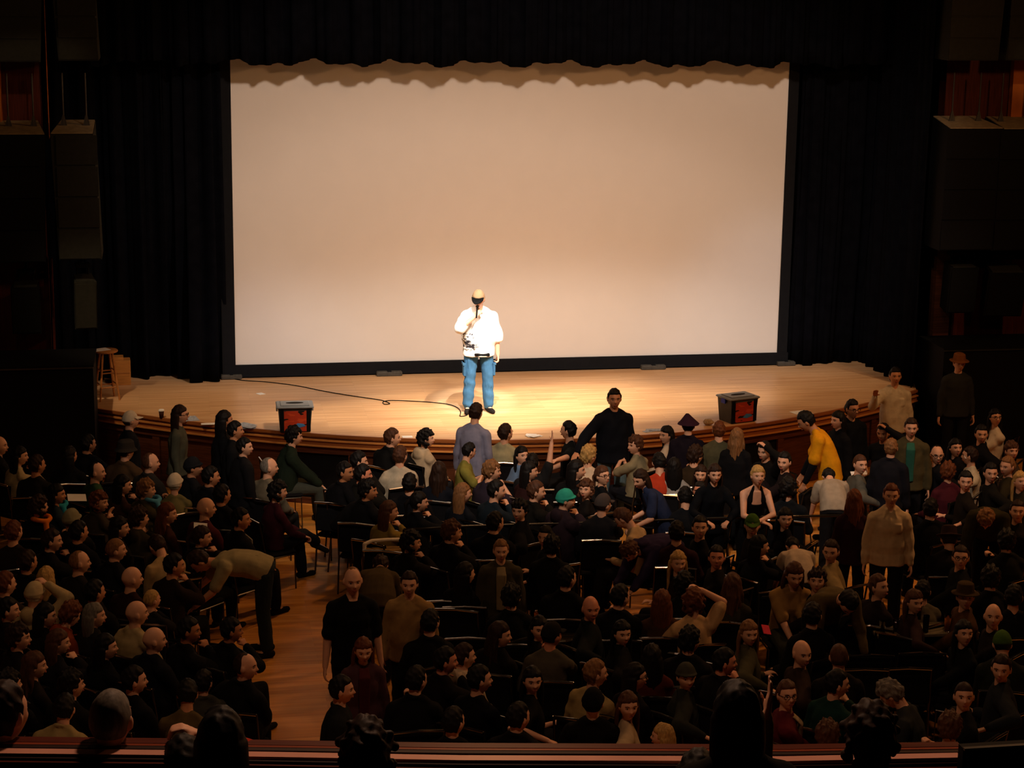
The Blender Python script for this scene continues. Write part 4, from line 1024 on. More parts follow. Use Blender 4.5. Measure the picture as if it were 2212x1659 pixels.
# ------------------------------------------------------------------ the audience
CROWD = """
-2,963,100,s;bald,d,p;j,14120f,14120f;;man at the far left edge, only his lit profile in the picture
42,985,95,s;long,k,p;l,b8a47c,1a1a1c;f pb;woman in a cream jacket reaching right at the far left edge
80,1005,60,s;short,d,m;l,1c1a18,121212;;dark figure behind the cream-jacketed woman at far left
208,1020,98,s;thin,k,p;l,2f4a30,161616;;grinning man with receding dark hair and green shirt, looking right
272,975,60,s;bucket,d,p;j,4a3826,161616;hat2c2824;person in a dark bucket hat and brown coat
325,1000,85,s;thin,b,p;j,2a2826,161616;;man with receding combed-back hair beside the bucket hat, grey jacket
282,908,75,st0;cap,d,p;j,0f1014,141414;hatd8cbb4 s.96;person in a white baseball cap by the left end of the stage
389,896,100,st0;long,d,p;l,4a4a3c,161616;f G s.97;bespectacled woman with long brown hair and olive top at the left stage edge
485,908,80,st0;long,k,m;j,0c0c0e,101010;f s.98;woman with long black hair in a black coat, leaning at the stage
508,930,95,st0;short,k,m;j,0e0f12,101010;s.93 +b8b0a0;short black-haired man in a white-collared black jacket at the stage
528,966,105,st40;short,k,p;j,131316,121212;s.92;man with short dark hair and black jacket, white smile, near the left stage edge
417,1010,95,s;beanie,k,m;j,131418,121212;hat1a1c20;dark-clothed person in a black beanie behind the white knit hat
378,1045,30,s;beanie,w,p;l,6a6440,1c1c1c;f hatcfc0a6;person in a white knit hat and olive-yellow top, seen from behind
316,1058,95,s;messy,l,p;j,3f3a28,181818;f;short-haired woman in an olive jacket with a light blue scarf
265,1048,92,s;long,k,p;l,3a241c,141414;f;dark-haired woman in a brown top, nose lit, left block
214,1085,110,s;curly,r,p;j,3c342a,161616;f;woman with curly reddish-brown hair in the left block
122,1068,100,s;bob,k,m;l,22303a,141414;f;dark bobbed person wearing a bright teal scarf
84,1095,60,s;curly,d,p;j,101216,101010;f;curly dark-haired person with a bright orange scarf down the back
30,1150,40,s;short,r,p;l,231a14,141414;;man with ginger-brown short hair from behind, far left
112,1168,95,s;short,d,p;j,121214,101010;;dark-haired man in profile below the orange scarf
155,1124,40,s;beanie,g,p;j,17150f,101010;hat8a8468;person in a pale grey-green knit cap, left block
258,1140,95,s;long,k,p;j,131110,101010;f;black-haired woman in sharp profile with lit forehead, left block
250,1188,85,s;buzz,l,p;j,16161a,121212;;man with thinning fair crown and dark collar, left block
300,1120,70,s;messy,d,p;h,2e2a20,141414;;person in a hooded olive coat, left block
362,1110,100,s;wavy,r,p;l,3b2018,141414;f;woman with reddish wavy hair and rust sweater, left block
445,1098,85,s;bald,d,p;l,4a1c22,141414;;bald man in a maroon sweater, left block
436,1160,95,s;pony,d,p;j,1a1614,101010;f;laughing woman with tied-back dark hair in a dark coat
340,1180,-30,sleandn;short,d,p;l,b09468,1a1a1a;;person hunched forward in a pale cream sweater, left block
520,1122,100,s;short,k,m;j,0b0b0d,0e0e10;+8a8478;dark-suited person with white cuffs resting chin on hand
172,1215,80,s;thin,l,p;l,1d1916,141414;;older man with a lit balding forehead, left block
100,1250,20,s;bob,y,p;j,1c1a18,141414;f;blond short-bobbed head seen from behind, left block
285,1250,75,s;bald,d,p;l,2a1512,141414;;bald man in dark red shirt two rows behind the ponytailed woman
376,1222,85,s;short,k,m;l,1f1310,121212;;clean-shaven dark-haired man in profile beside the bending man
328,1296,60,s;buzz,y,p;l,1a1a1c,121212;s.85;small fair-haired head between the two bald men, left block
75,1285,30,headhand;beanie,w,p;h,b09a70,1a1a1a;hatb6a27c;person in a bulky cream hooded coat with arm over the head
18,1318,95,s;short,k,p;j,17130f,121212;f;dark-haired woman at the far left under the cream coat
12,1262,60,s;short,r,p;j,2a2420,121212;;ginger-lit person at the far left edge behind the cream coat
152,1328,60,sit0c;messy,r,p;h,8a3a18,161616;f;person bowed forward in a burnt orange hoodie
204,1330,92,s;bob,g,p;j,1c1b1b,121212;f;grey-brown bobbed woman in profile beside the orange hoodie
295,1325,80,s;bald,d,p;t,a8946a,1a1a1a;;bald man in a cream tee shirt, left block
333,1383,85,s;bald,d,p;j,10131a,101010;;bald man with bright crown in a dark jacket, lowest of the three
98,1330,95,s;long,k,p;j,100f0f,101010;f;woman with black hair and sparkly clip, far left
40,1378,95,s;messy,d,p;j,181412,121212;;tousled dark-haired man near the left edge
126,1388,92,s;long,b,p;j,16151a,121212;f;brown-haired woman with pale drop at her collar, left block
228,1398,92,s;long,k,p;j,0c0c0d,0e0e0e;f;woman in black with straight black hair, profile lit, left block
75,1438,92,s;wavy,b,p;l,1b1512,121212;f;wavy brown-haired woman in profile near the bottom left
408,1362,100,s;short,k,t;j,0d0d0f,0e0e0e;;dark man in profile left of the bending man's legs
500,1362,90,s;short,k,t;j,0b0b0c,0e0e0e;s.95;dark man in shadow between the bending man's legs and arm
530,1440,105,s;thin,d,p;j,0e0e10,0e0e10;;man in a black coat facing right at the aisle, lower left
155,1480,70,s;messy,k,p;l,16130f,121212;;dark tousled head above the patterned cream jacket
140,1532,20,clasp;short,k,p;j,a08a5c,1a1a1a;;person in a patterned cream jacket, collar up, lower left
405,1500,15,s;short,k,m;l,5a4a2c,1a1a1a;;man in a tan tee with pale print, seen from behind, lower left
440,1475,30,s;short,k,p;j,3a3a34,121212;s.9;person in a grey-green jacket, lower left of the aisle
290,1470,85,s;short,k,p;j,0c0c0e,0e0e0e;;shadowed person with hands on lap below the lowest bald man
20,1480,60,s;messy,k,p;j,0c0c0e,0e0e0e;;shadowed head just above the olive-coated balcony man
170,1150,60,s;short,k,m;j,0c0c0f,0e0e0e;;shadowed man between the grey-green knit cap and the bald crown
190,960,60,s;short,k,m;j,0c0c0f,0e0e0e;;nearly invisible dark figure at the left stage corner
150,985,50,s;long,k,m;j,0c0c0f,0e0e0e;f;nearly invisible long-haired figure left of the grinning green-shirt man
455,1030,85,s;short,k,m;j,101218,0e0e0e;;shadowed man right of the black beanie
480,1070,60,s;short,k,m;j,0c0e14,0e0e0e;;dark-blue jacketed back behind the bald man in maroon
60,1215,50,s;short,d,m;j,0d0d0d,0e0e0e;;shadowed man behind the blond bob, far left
205,1280,60,s;short,k,m;j,0d0c0d,0e0e0e;;shadowed back between blond bob and dark red shirt
635,943,88,aisle;messy,k,p;j,1b261c,3f423a;;dark-haired man in dark green jacket seated on the aisle by the stage, knees out
581,1010,85,s;thin,g,p;l,6c6250,1c1c1c;;grey-haired man in a grey sweater beside the aisle
600,1062,88,legx;curly,k,p;l,3c1620,17191c;f;smiling woman in a maroon sweater sitting cross-legged on the aisle
775,997,95,s;short,k,p;j,12100f,0e0e10;;man with short black hair, upper of two by the right aisle edge
784,1025,95,s;short,k,r;j,14120f,0e0e10;;red-cheeked man below the black-haired one at the right aisle edge
745,1020,120,s;short,k,t;j,0e0d10,0e0e12;;dark-jacketed person sitting sideways on the right side of the aisle
795,1060,110,s;messy,k,t;j,0d0c0e,0e0e12;;dark-clothed seated person with feet in the aisle, right side
847,946,92,s;short,b,p;j,121212,0e0e10;;brown-haired man in a black jacket, profile against the stage
865,985,40,s;short,b,p;t,b7aa94,23262c;;person from behind in a clinging white long tee shirt
920,948,95,s;curly,k,p;h,cbb392,23262c;f;curly dark-haired woman in a cream fleece hoodie
1028,892,35,walk;short,d,p;l,83839a,1a1a20;;man in a lavender shirt walking in front of the performer's feet
1013,975,70,phone;short,k,p;t,7c7634,1c1c1c;s.85;man in an olive-yellow polo with hand at his face
1092,936,60,s;short,d,p;t,a29a78,1c1c22;;man in a cream tee shirt seen from behind, centre front
1127,985,160,s;bob,k,p;j,6c86a8,1c1c22;f;dark-haired woman in a light blue jacket smiling at the camera
1150,1000,20,armup;short,k,p;t,1a1a1c,1a1a1c;s.95;person in black raising a bare arm against the stage front
1228,930,-120,armout;short,k,p;t,0e1112,121214;;young man in a black tee looking left, forearm stretched out
1327,862,188,gest;short,k,m;j,0d1018,5a7078;s1.06;man in a black jacket standing against the stage, arm stretched left
1272,985,60,s;messy,y,p;t,d2b89c,1c1c22;;grey-blond head in a white tee shirt, blurred, seen from behind
1372,962,-110,s;messy,b,p;t,8d8062,1c1c22;f;woman in a beige tee leaning left with folded bare arm
1440,940,-115,s;bob,k,p;l,b8aa98,1c1c22;f;black-haired woman in a white top looking left by the stage
1487,920,20,st0;point,k,p;j,17101a,101012;hat2c1524 s.93;dark figure wearing a purple peaked hat
1553,930,15,st0;short,r,p;l,4b4732,18181a;s.93;brown-haired man in an olive sweater standing before the right bin
1592,945,30,st0;wavy,l,p;j,0e0d10,101012;f s.9;blond wavy-haired woman standing in black before the right bin
1424,1000,10,sit0c;short,k,p;t,b23a20,1a1a1a;;person bent low in a bright red-orange top
885,1045,15,s;short,k,p;j,0c0d12,0e0e10;;black-haired person with a yellow strap across the shoulder
905,1085,95,s;pony,k,p;j,0d0f14,0e0e10;f;woman with tied black hair in dark clothes looking right
948,1020,20,s;wavy,d,p;l,10131c,0e0e10;f;dark wavy-haired back left of the olive-yellow polo
1000,1066,85,s;long,l,p;l,12161e,0e0e10;f;fair long-haired woman in dark blue looking right
840,1105,92,s;long,b,p;l,8a7436,17171a;f;woman in a mustard cardigan by the aisle
1062,1018,100,s;messy,l,p;t,2c2430,18181a;;light-brown-haired man looking right below the cream tee
1143,1018,100,s;bob,k,p;l,2c1616,18181a;f;woman with short dark hair in dark maroon below the blue jacket
1072,1060,98,s;short,k,p;l,18222a,18181a;;young man with dark fringe looking right, dark teal sweater
1158,1062,100,s;short,b,p;j,14120f,0e0e10;;brown-haired man with lit nose left of the teal beanie
1122,1103,-150,s;messy,k,p;j,0d0f14,0e0e10;;dark-haired man turned back towards the camera above the handrail
1222,1080,100,s;beanie,k,p;h,2b2028,18181a;hat2fa08c;person in a bright teal knit beanie
1245,1016,105,s;long,k,p;j,101012,0e0e10;B;long dark-haired bearded man looking right
1301,1028,150,s;pony,b,p;l,0c0e11,0e0e10;f G;bespectacled smiling woman in black with tied-back hair
1265,1058,-150,s;curly,b,p;l,14100e,0e0e10;f s.93;curly-haired youngster peeking left of the bespectacled woman
1303,1090,60,s;cap,d,p;l,1a1a1e,121214;hat4a4240;man in a grey-brown cap above the handrail
1384,1035,-120,lean-l;long,d,p;t,232c48,15151a;f s.93;long-haired person in a blue tee leaning on the handrail
1347,1120,-60,sleandn;short,b,p;l,b99c74,1a1a1c;;person in a white visor-like collar bent forward under the handrail
1456,1010,10,s;long,k,p;t,a39a92,17171a;f;long black hair over a white top, seen from behind
1502,985,60,s;messy,d,p;l,2c2114,17171a;;dark brown head behind the peaked hat
1480,1075,15,s;short,k,p;l,0f1319,0e0e10;;dark round head from behind above the handrail
1512,1062,-150,s;short,k,r;j,0e0e10,0e0e10;s.94;face looking left beside the dark round head
1514,1025,200,s;long,d,p;l,101014,0e0e10;f s.92;woman's face half hidden left of the smiling brunette
1544,1024,182,railh;long,d,p;l,0b0d12,0d0d10;f s.93;smiling brunette in black gripping the handrail with both hands
1637,1028,182,railw;pony,y,p;n,0c0c0e,0d0d10;f s.95;laughing blond woman in a black halter top leaning on the handrail
1652,975,-130,headhand;short,k,p;l,12100f,0e0e10;;dark-haired man holding his hand to his face, right of centre
1694,998,-140,s;short,k,p;l,1a1214,0e0e10;;dark-haired man with lit cheek behind the halter-top woman
1702,1055,20,s;curly,k,p;l,11151a,0e0e10;;curly dark head seen from behind right of the halter-top woman
1742,910,-70,slouch;short,k,m;t,e09812,101216;U s1.06;man in a bright yellow tee over black sleeves, looking down left
1841,884,165,st0;short,k,m;j,0c0d10,0e0e10;G;black-haired man with glasses standing behind the yellow tee
1810,908,-110,st0;bob,k,p;j,0d0d10,0e0e10;f s.95;dark-haired woman standing close to the bespectacled man
1934,813,188,raise;short,k,m;d,cfc2a8,1c2028;s1.0;man in a white dress shirt standing high at right, arm out to the stage
1908,935,-140,headhand;short,k,m;l,15161a,0e0e10;;man in glasses lifting a lit forearm, below the high white shirt
1968,925,-165,st0;short,d,p;j,4c442c,15161a;+2a5c4e;man in an open olive jacket over teal shirt, right side
1925,968,30,st0;short,l,p;j,15151c,101014;s.93;fair-haired man in a dark jacket seen from behind at right
1858,1003,170,s;buzz,b,p;l,55544c,17171a;;face with a white collar low behind the dark-jacketed back
1790,1030,10,bow;short,k,p;t,9c8e7c,17171a;s.9;black-haired person bowing in a blurred white tee shirt
1845,1080,15,st0;wavy,r,p;l,2c1216,121014;f s.9;woman with wavy red-brown hair in maroon, seen from behind
1925,1070,-165,st0;short,r,p;d,cdb490,14161c;s1.0;man in a pale dress shirt standing in the right aisle
2150,902,180,s;long,k,p;t,d8cbb8,17171a;f G;bespectacled person with a white sleeve at the right edge, highest row
2120,938,-165,s;short,k,p;j,0c0c10,0e0e10;;man in a black suit near the right edge, below the white sleeve
2064,968,180,s;long,k,p;j,101014,0e0e10;f;woman with black hair facing the camera at right
2024,983,-170,s;thin,k,p;j,101014,0e0e10;G B;bald bearded man in dark glasses at right
2095,985,-120,armout;short,d,p;l,b9ae98,17171a;s.95;person with outstretched white sleeves between the women at right
2048,1020,30,s;messy,r,p;l,441620,17171a;f;dark red sweater and tousled hair, seen from behind at right
2185,975,180,s;messy,b,p;l,3a2c20,17171a;f;brown-haired woman looking down at the right edge
2140,1022,-170,s;short,k,p;l,15130f,0e0e10;;dark-haired man with red nose at right
2176,1008,-120,s;short,l,p;l,2a2414,0e0e10;;fair-haired head above the sloping right handrail
2086,1040,-160,s;short,k,p;l,1b150f,0e0e10;;dark-haired man with lit forehead under the white sleeves
2204,1040,180,s;long,y,p;l,2a2418,0e0e10;f;pale blond woman cut by the right edge
2198,1105,-160,s;short,d,p;l,171312,0e0e10;;man with lit cheek cut by the right edge
2130,1120,-150,bow;messy,l,p;j,2e2a18,15151a;s1.0;large blurred figure in an olive-brown coat stepping through the right rows
2050,1165,20,s;hat,d,p;j,141014,0e0e10;hat2e1d1c;dark figure in a brown brimmed hat, right rows
2075,1205,-160,s;short,d,p;j,10110f,0e0e10;G;shadowed man with glinting glasses, right rows
2175,1170,30,s;messy,k,p;j,14140f,0e0e10;;shadowed person behind the olive-brown coat, right edge
2072,785,-175,st0;hat,b,p;l,2c2e2c,15161a;hat7a4a24 s1.0;faint figure in a tan hat and grey shirt standing by the right platform
762,1255,175,st0;thin,l,p;t,0c0c0e,0e0e12;s1.04;broad balding man in a black tee walking up the aisle
822,1222,10,bow;messy,d,p;j,4a3c24,15151a;s.88;person bending in a tan-brown jacket behind the balding man
888,1172,95,s;curly,k,p;j,100d0c,0e0e10;f;curly-haired woman in black below the mustard cardigan
976,1150,92,s;messy,b,p;j,0c0c0d,0e0e10;;brown-haired man in black just under the handrail
884,1262,-170,st0;short,d,p;j,9a7a4c,14161c;B s.95;bearded man in a tan coat standing in the centre rows
785,1405,178,walk;long,r,p;l,4c3034,1c2024;f s.9 +4a1c22;blurred red-haired person in a grey cardigan coming up the aisle
738,1490,100,st0;short,k,p;j,151719,101012;s.94;dark-haired man in a dark jacket standing low in the aisle
1082,1190,-175,st0;short,l,p;j,3f3a2a,14141a;s.9 +8a7a5c;fair crew-cut man in an olive jacket with pale collar
1192,1180,20,st0;messy,k,p;j,0d0f0e,0e0e12;s.88;black-haired person standing with back turned, centre
1178,1160,-150,s;short,k,p;j,0e0e10,0e0e12;s.95;face looking left behind the standing black-haired back
1276,1315,178,s;bald,r,r;j,0f1416,0e0e12;;balding ginger man facing the camera, centre rows
1362,1190,-120,bend;messy,b,p;h,2b2242,15161f;s.95;person in a purple hoodie bending over the seats
1465,1215,180,s;long,y,p;l,24160f,0e0e12;f;blond woman with long straight hair facing the camera, centre
1462,1150,15,s;short,k,p;l,2b141c,0e0e12;;dark head over a plum sweater, under the handrail
1512,1140,-170,s;short,k,p;l,100f12,0e0e12;;dark-haired man looking down right of the plum sweater
1430,1300,10,s;long,r,p;j,3c2616,0e0e12;f;long auburn hair seen from behind, centre rows
1498,1300,12,headhand;curly,r,p;t,c29c70,23262c;;person from behind in a white tee with arms folded over the head
1478,1262,15,s;curly,k,p;l,0d0c0d,0e0e12;f;black curly hair between the blond woman and the white tee
1548,1205,-165,s;short,k,r;j,12100f,0e0e12;;man with dark hair and red nose facing the camera, centre right
1582,1265,20,s;wavy,b,p;l,2f2a20,0e0e12;f;brown-haired woman from behind with lit neck, centre right
1625,1135,-165,s;cap,d,p;l,171317,0e0e12;hat3c5c1c;man in a green cap below the halter-top woman
1640,1180,95,s;bob,k,p;l,0d0f16,0e0e12;f;shadowed woman in profile under the green cap
1696,1120,-175,s;long,k,p;l,101014,0e0e12;f;dark long-haired woman with red nose, right of the green cap
1712,1180,5,bow;short,k,p;t,b8a692,23262c;s.85;person doubled over in a white tee shirt, right of centre
1795,1192,-150,s;short,d,p;j,8a7650,17171a;;man in a beige jacket looking down left, right rows
1716,1242,182,clasp;long,b,p;t,a07c48,2a2c22;f s1.05;long-haired girl in a tan top with hands joined between her knees
1765,1255,-160,s;messy,d,p;l,1c1418,0e0e12;;shadowed face beside the long-haired girl
1832,1300,175,bow;short,k,p;l,57492c,1a1a18;s1.05;man bowing head-down in a ribbed tan sweater
1898,1268,150,s;short,b,p;l,1f1312,0e0e12;;man's face right of the ribbed tan sweater
1975,1300,170,s;bob,b,p;l,2c1a1a,0e0e12;f;dark-haired woman above the row of drinks glasses
1993,1278,30,s;short,k,p;t,5c5444,17171a;s.92;person in a grey tee shirt from behind, by the right aisle floor
2145,1332,-160,s;bald,d,p;l,1a1414,0e0e12;;bald man with a gleaming crown in the right block
2082,1368,180,s;long,k,p;l,101212,0e0e12;f;round-faced dark-haired woman beside the drinks ledge
2085,1290,-165,s;hat,d,p;j,4a3018,0e0e12;hat3c2c14;person in a brown brimmed hat, right rows
2190,1290,30,armup;short,k,p;t,131313,0e0e12;;black-haired person at the right edge lifting a lit arm
2165,1392,20,s;cap,k,p;j,1c2018,0e0e12;hat3c5a20;person in a green cap at the lower right
2163,1445,-150,s;short,d,p;j,1c2024,0e0e12;;tall-faced man in grey at the lower right
1618,1368,178,s;long,l,p;j,43402e,0e0e12;f;fair long-haired woman in a grey jacket bending left
1732,1412,170,s;bald,d,p;l,2c1d14,0e0e12;;bald man below the long-haired girl's hands
1812,1420,10,s;buzz,b,p;l,1a1512,0e0e12;;shaved head right of the lower bald man
1565,1430,100,s;short,k,r;j,100e10,0e0e12;;dark-haired man in profile left of the grey-jacketed woman
1808,1478,95,s;short,k,p;l,12322c,0e0e12;;dark-haired man in a dark teal shirt looking right, lower right
1700,1502,178,s;short,b,p;l,5c1820,17171a;G +b09a78;bespectacled man in a maroon cardigan over a white shirt
1788,1590,20,s;messy,b,p;l,2a1c22,0e0e12;;brown tousled head low at right, above the balcony rail
1925,1500,-60,lookdown;messy,g,p;l,2a2c2c,0e0e12;;grey-haired person turned left holding a small white thing
2082,1505,-165,s;buzz,d,p;j,0f0f10,0e0e12;;man with cropped hair and big ear looking left, lower right
2052,1572,30,s;messy,b,p;t,97846c,1c1c1e;;brown-haired person in a white tee at the lower right
1192,1372,60,s;cap,k,r;l,4c463a,15161c;hat1a1712;man in a dark cap and grey tee leaning right, centre
1080,1372,110,s;wavy,d,p;j,0f0d0e,0e0e12;f;woman with tumbling dark hair looking right, lower centre
1165,1358,175,s;long,k,p;l,0f0d0e,0e0e12;f s.95;pale oval face left of the dark cap
1344,1368,172,s;long,k,p;j,0d0c0e,0e0e12;f s.95;woman in black holding a bright white tissue
1286,1455,85,s;short,l,p;d,a38a58,1c1c1e;;fair man in a cream dress shirt looking right, lower centre
1281,1518,15,s;beanie,k,p;j,100e0e,0e0e12;hat0c0c0e;person in a black beanie in front of the cream shirt
1357,1525,178,s;long,b,p;t,b29a78,1c1c1e;f;smiling long-haired woman in a white tee, lower centre
1372,1462,95,s;long,k,p;l,141012,0e0e12;f G;bespectacled woman in profile right of the cream shirt
1482,1462,178,s;beanie,b,p;j,232622,0e0e12;f hat3c3c34;woman in a grey knit cap and grey-green coat, lower centre
1432,1592,-60,s;bob,y,p;l,8c4420,17171a;f s.9;fair-haired child-like head in an orange top at the balcony rail
1408,1420,10,s;long,k,p;l,4c1c12,0e0e12;f;black hair over a rust-red sweater, seen from behind
1150,1470,178,s;long,k,p;t,0d0c0e,0e0e12;f;woman in black with bare forearms crossed, lower centre
1036,1468,85,s;short,k,p;l,0c0d10,0e0e12;;black-haired man in a dark shirt looking right, lower centre
962,1428,95,s;short,k,r;j,0f0c0e,0e0e12;;red-faced dark-haired man looking right, lower centre
1003,1418,85,s;short,d,p;h,b9a58a,1c1c1e;s.95;person in a white hoodie with a dark strap, lower centre
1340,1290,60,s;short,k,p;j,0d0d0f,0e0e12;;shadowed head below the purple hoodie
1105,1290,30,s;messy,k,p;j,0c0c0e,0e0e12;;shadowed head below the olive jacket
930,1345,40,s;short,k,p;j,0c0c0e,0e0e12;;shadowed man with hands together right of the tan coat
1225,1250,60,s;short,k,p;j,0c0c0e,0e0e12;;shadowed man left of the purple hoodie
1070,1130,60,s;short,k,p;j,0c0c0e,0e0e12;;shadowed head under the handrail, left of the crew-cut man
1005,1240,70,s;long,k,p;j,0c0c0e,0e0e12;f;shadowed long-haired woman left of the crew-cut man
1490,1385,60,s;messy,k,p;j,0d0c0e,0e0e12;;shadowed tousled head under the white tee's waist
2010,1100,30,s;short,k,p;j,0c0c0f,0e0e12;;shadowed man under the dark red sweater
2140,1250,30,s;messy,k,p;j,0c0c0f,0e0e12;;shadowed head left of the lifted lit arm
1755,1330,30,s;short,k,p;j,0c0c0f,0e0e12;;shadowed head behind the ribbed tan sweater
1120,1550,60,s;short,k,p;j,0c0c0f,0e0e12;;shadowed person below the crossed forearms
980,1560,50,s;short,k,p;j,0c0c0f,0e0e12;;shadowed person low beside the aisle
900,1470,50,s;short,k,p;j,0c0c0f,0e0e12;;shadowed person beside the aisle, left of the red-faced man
"""
import zlib
PEOPLE = []
def snorm(a): return (a+180) % 360-180
def auto_seat(F_, key):
    a = abs(snorm(F_)); mir = snorm(F_) < 0; h = zlib.crc32(key.encode())
    if a < 30: return ['sit0', 'sit0b', 'sit0c'][h % 3], a, mir
    if a < 105: return ['sit50', 'sit50b'][h % 2], a-50, mir
    if a < 150: return ['sit90', 'sit90b', 'sit90c'][h % 3], a-90, mir
    return ['sit125', 'sit125b'][h % 2], a-125, mir
REL = {'st40': 44, 'st-70': -66, 'armout': -30, 'headhand': 15, 'armup': 20, 'lean-l': 30, 'phone': -30, 'gest': 12, 'clasp': 0, 'legx': 26, 'aisle': 5}
def bright(hexc): r, g, b = lin(hexc)[:3]; return r+g+b
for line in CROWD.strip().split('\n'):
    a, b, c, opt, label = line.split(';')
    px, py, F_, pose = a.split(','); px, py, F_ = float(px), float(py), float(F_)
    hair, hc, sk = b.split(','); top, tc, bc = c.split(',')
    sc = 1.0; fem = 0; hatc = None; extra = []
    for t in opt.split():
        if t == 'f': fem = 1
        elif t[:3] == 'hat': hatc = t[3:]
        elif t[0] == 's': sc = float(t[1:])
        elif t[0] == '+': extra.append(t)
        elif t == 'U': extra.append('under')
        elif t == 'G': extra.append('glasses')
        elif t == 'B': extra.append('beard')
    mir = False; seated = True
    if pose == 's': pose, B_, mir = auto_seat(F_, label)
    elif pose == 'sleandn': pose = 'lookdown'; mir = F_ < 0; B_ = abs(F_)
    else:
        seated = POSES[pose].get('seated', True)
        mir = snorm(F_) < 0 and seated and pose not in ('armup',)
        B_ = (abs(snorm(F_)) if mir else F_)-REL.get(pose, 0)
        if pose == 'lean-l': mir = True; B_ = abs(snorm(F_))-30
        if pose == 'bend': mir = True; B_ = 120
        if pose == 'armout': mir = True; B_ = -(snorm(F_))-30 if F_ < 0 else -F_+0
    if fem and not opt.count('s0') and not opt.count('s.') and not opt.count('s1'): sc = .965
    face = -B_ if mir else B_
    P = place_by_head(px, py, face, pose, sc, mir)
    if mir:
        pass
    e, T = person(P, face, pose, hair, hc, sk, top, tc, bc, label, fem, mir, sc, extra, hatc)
    PEOPLE.append(dict(o=e, P=P, face=face, seated=seated, px=px, py=py, label=label, sc=sc))
# one man bends over at the left edge of the aisle
P = place_by_head(432, 1212, -88, 'bend', 1.03); P[0] += 0
e, T = person(P, -88, 'bend', 'short', 'd', 'm', 't', '9c8f6a', '20282c', 'man bent double in a cream tee and dark jeans beside the aisle, reaching left', 0, False, 1.03)
PEOPLE.append(dict(o=e, P=P, face=-88, seated=False, px=430, py=1200, label='bend', sc=1))
# ------------------------------------------------------------------ chairs under the seated people
def make_chair():
    e = empty('stacking_chair')
    MB().box((0, 0, .455), (.46, .44, .05), bev=.018).build('seat', M_SEAT, e)
    vs = MB(); vs.box((0, -.245, .70), (.44, .035, .34), R=Rx(-.12)@np.eye(3), bev=.015).build('backrest', M_SEAT, e)
    for sx in (-1, 1):
        MB().tube([(sx*.235, .20, 0), (sx*.235, .19, .43), (sx*.235, -.21, .43)], .011, 6).build('leg', M_RAIL, e)
        MB().tube([(sx*.235, -.26, 0), (sx*.235, -.20, .43), (sx*.225, -.285, .89)], .011, 6).build('leg', M_RAIL, e)
    MB().tube([(-.225, -.285, .885), (0, -.292, .90), (.225, -.285, .885)], .012, 6).build('top_rail', M_CHROME, e)
    return e
chair0 = make_chair(); first = [True]
def dup(root):
    r = root.copy(); COL.objects.link(r)
    for ch in root.children: c = ch.copy(); COL.objects.link(c); c.parent = r
    return r
def chair(x, y, face, label, group=None):
    o = chair0 if first[0] else dup(chair0); first[0] = False
    o.location = (x, y, 0); o.rotation_euler = (0, 0, -face*D); o['label'] = label; o['category'] = 'chair'
    if group: o['group'] = group
    return o
def seat_label(l):
    for w_ in ('a ', 'the '):
        if l.startswith(w_): l = l[len(w_):]
    l = 'black chair under the '+l
    while len(l.split()) > 16 and ',' in l: l = l[:l.rindex(',')]
    if len(l.split()) > 16: l = l.replace('black chair under the ', 'seat of ')
    if len(l.split()) > 16: l = ' '.join(l.split()[:16])
    return l
for q in PEOPLE:
    if q['seated']:
        f = q['face']; a = -f*D
        chair(q['P'][0]-math.sin(a)*-.0, q['P'][1], f, seat_label(q['label']), 'occupied audience chairs')
for px, py, f, lab in ((1890, 1415, 8, 'empty black chair nearest the ribbed tan sweater, glinting metal back'), (2002, 1410, 8, 'empty black chair farthest right in the glinting row'),
                       (1878, 1445, 8, 'empty black chair in the lower glinting row, left'), (1972, 1443, 8, 'empty black chair in the lower glinting row, right'),
                       (2000, 1604, 8, 'empty black chair with bright top rail near the bottom right'), (1012, 1310, 8, 'empty black chair at centre left of the crew-cut man'),
                       (1020, 1378, 8, 'empty black chair left of the tumbling dark hair'), (1115, 1392, 8, 'empty black chair between the dark hair and the dark cap'),
                       (845, 1190, 20, 'empty chair draped with a white-lined coat below the mustard cardigan'), (965, 1298, 8, 'empty black chair behind the tan-coated man')):
    p = at_z(px, py, .90); o = chair(p[0], p[1]+.29, f, lab)
# coat with white lining over a chair back
p = at_z(838, 1180, .86); e = empty('draped_coat', (p[0], p[1], 0), .1); tag(e, 'tan coat with white lining draped over an empty chair back', 'coat')
S = Shells(); S.loft([(V(0, 0, .45), np.eye(3), .22, .05), (V(0, 0, .70), np.eye(3), .25, .06), (V(0, 0, .84), np.eye(3), .26, .07)]); S.cone(V(-.24, 0, .80), V(-.26, .02, .50), .06, .05)
me = voxel(S, .014, .7); folds(me, .012, 5); put(me, 'coat_body', e, [cmat('8a6c40')])
S = Shells(); pr = [(-.27, .0, .78), (-.27, .01, .90), (-.18, .02, .93), (0, .02, .93), (.2, .02, .92)]; pr2 = [(-.27, -.03, .78), (-.15, -.06, .76), (.05, -.06, .76), (.22, -.05, .77)]
for L_ in (pr, pr2):
    for a, b in zip(L_[:-1], L_[1:]): S.cone(V(*a), V(*b), .024, .024, 8)
put(voxel(S, .009, .7), 'coat_lining', e, [cmat('e0d2bc')])

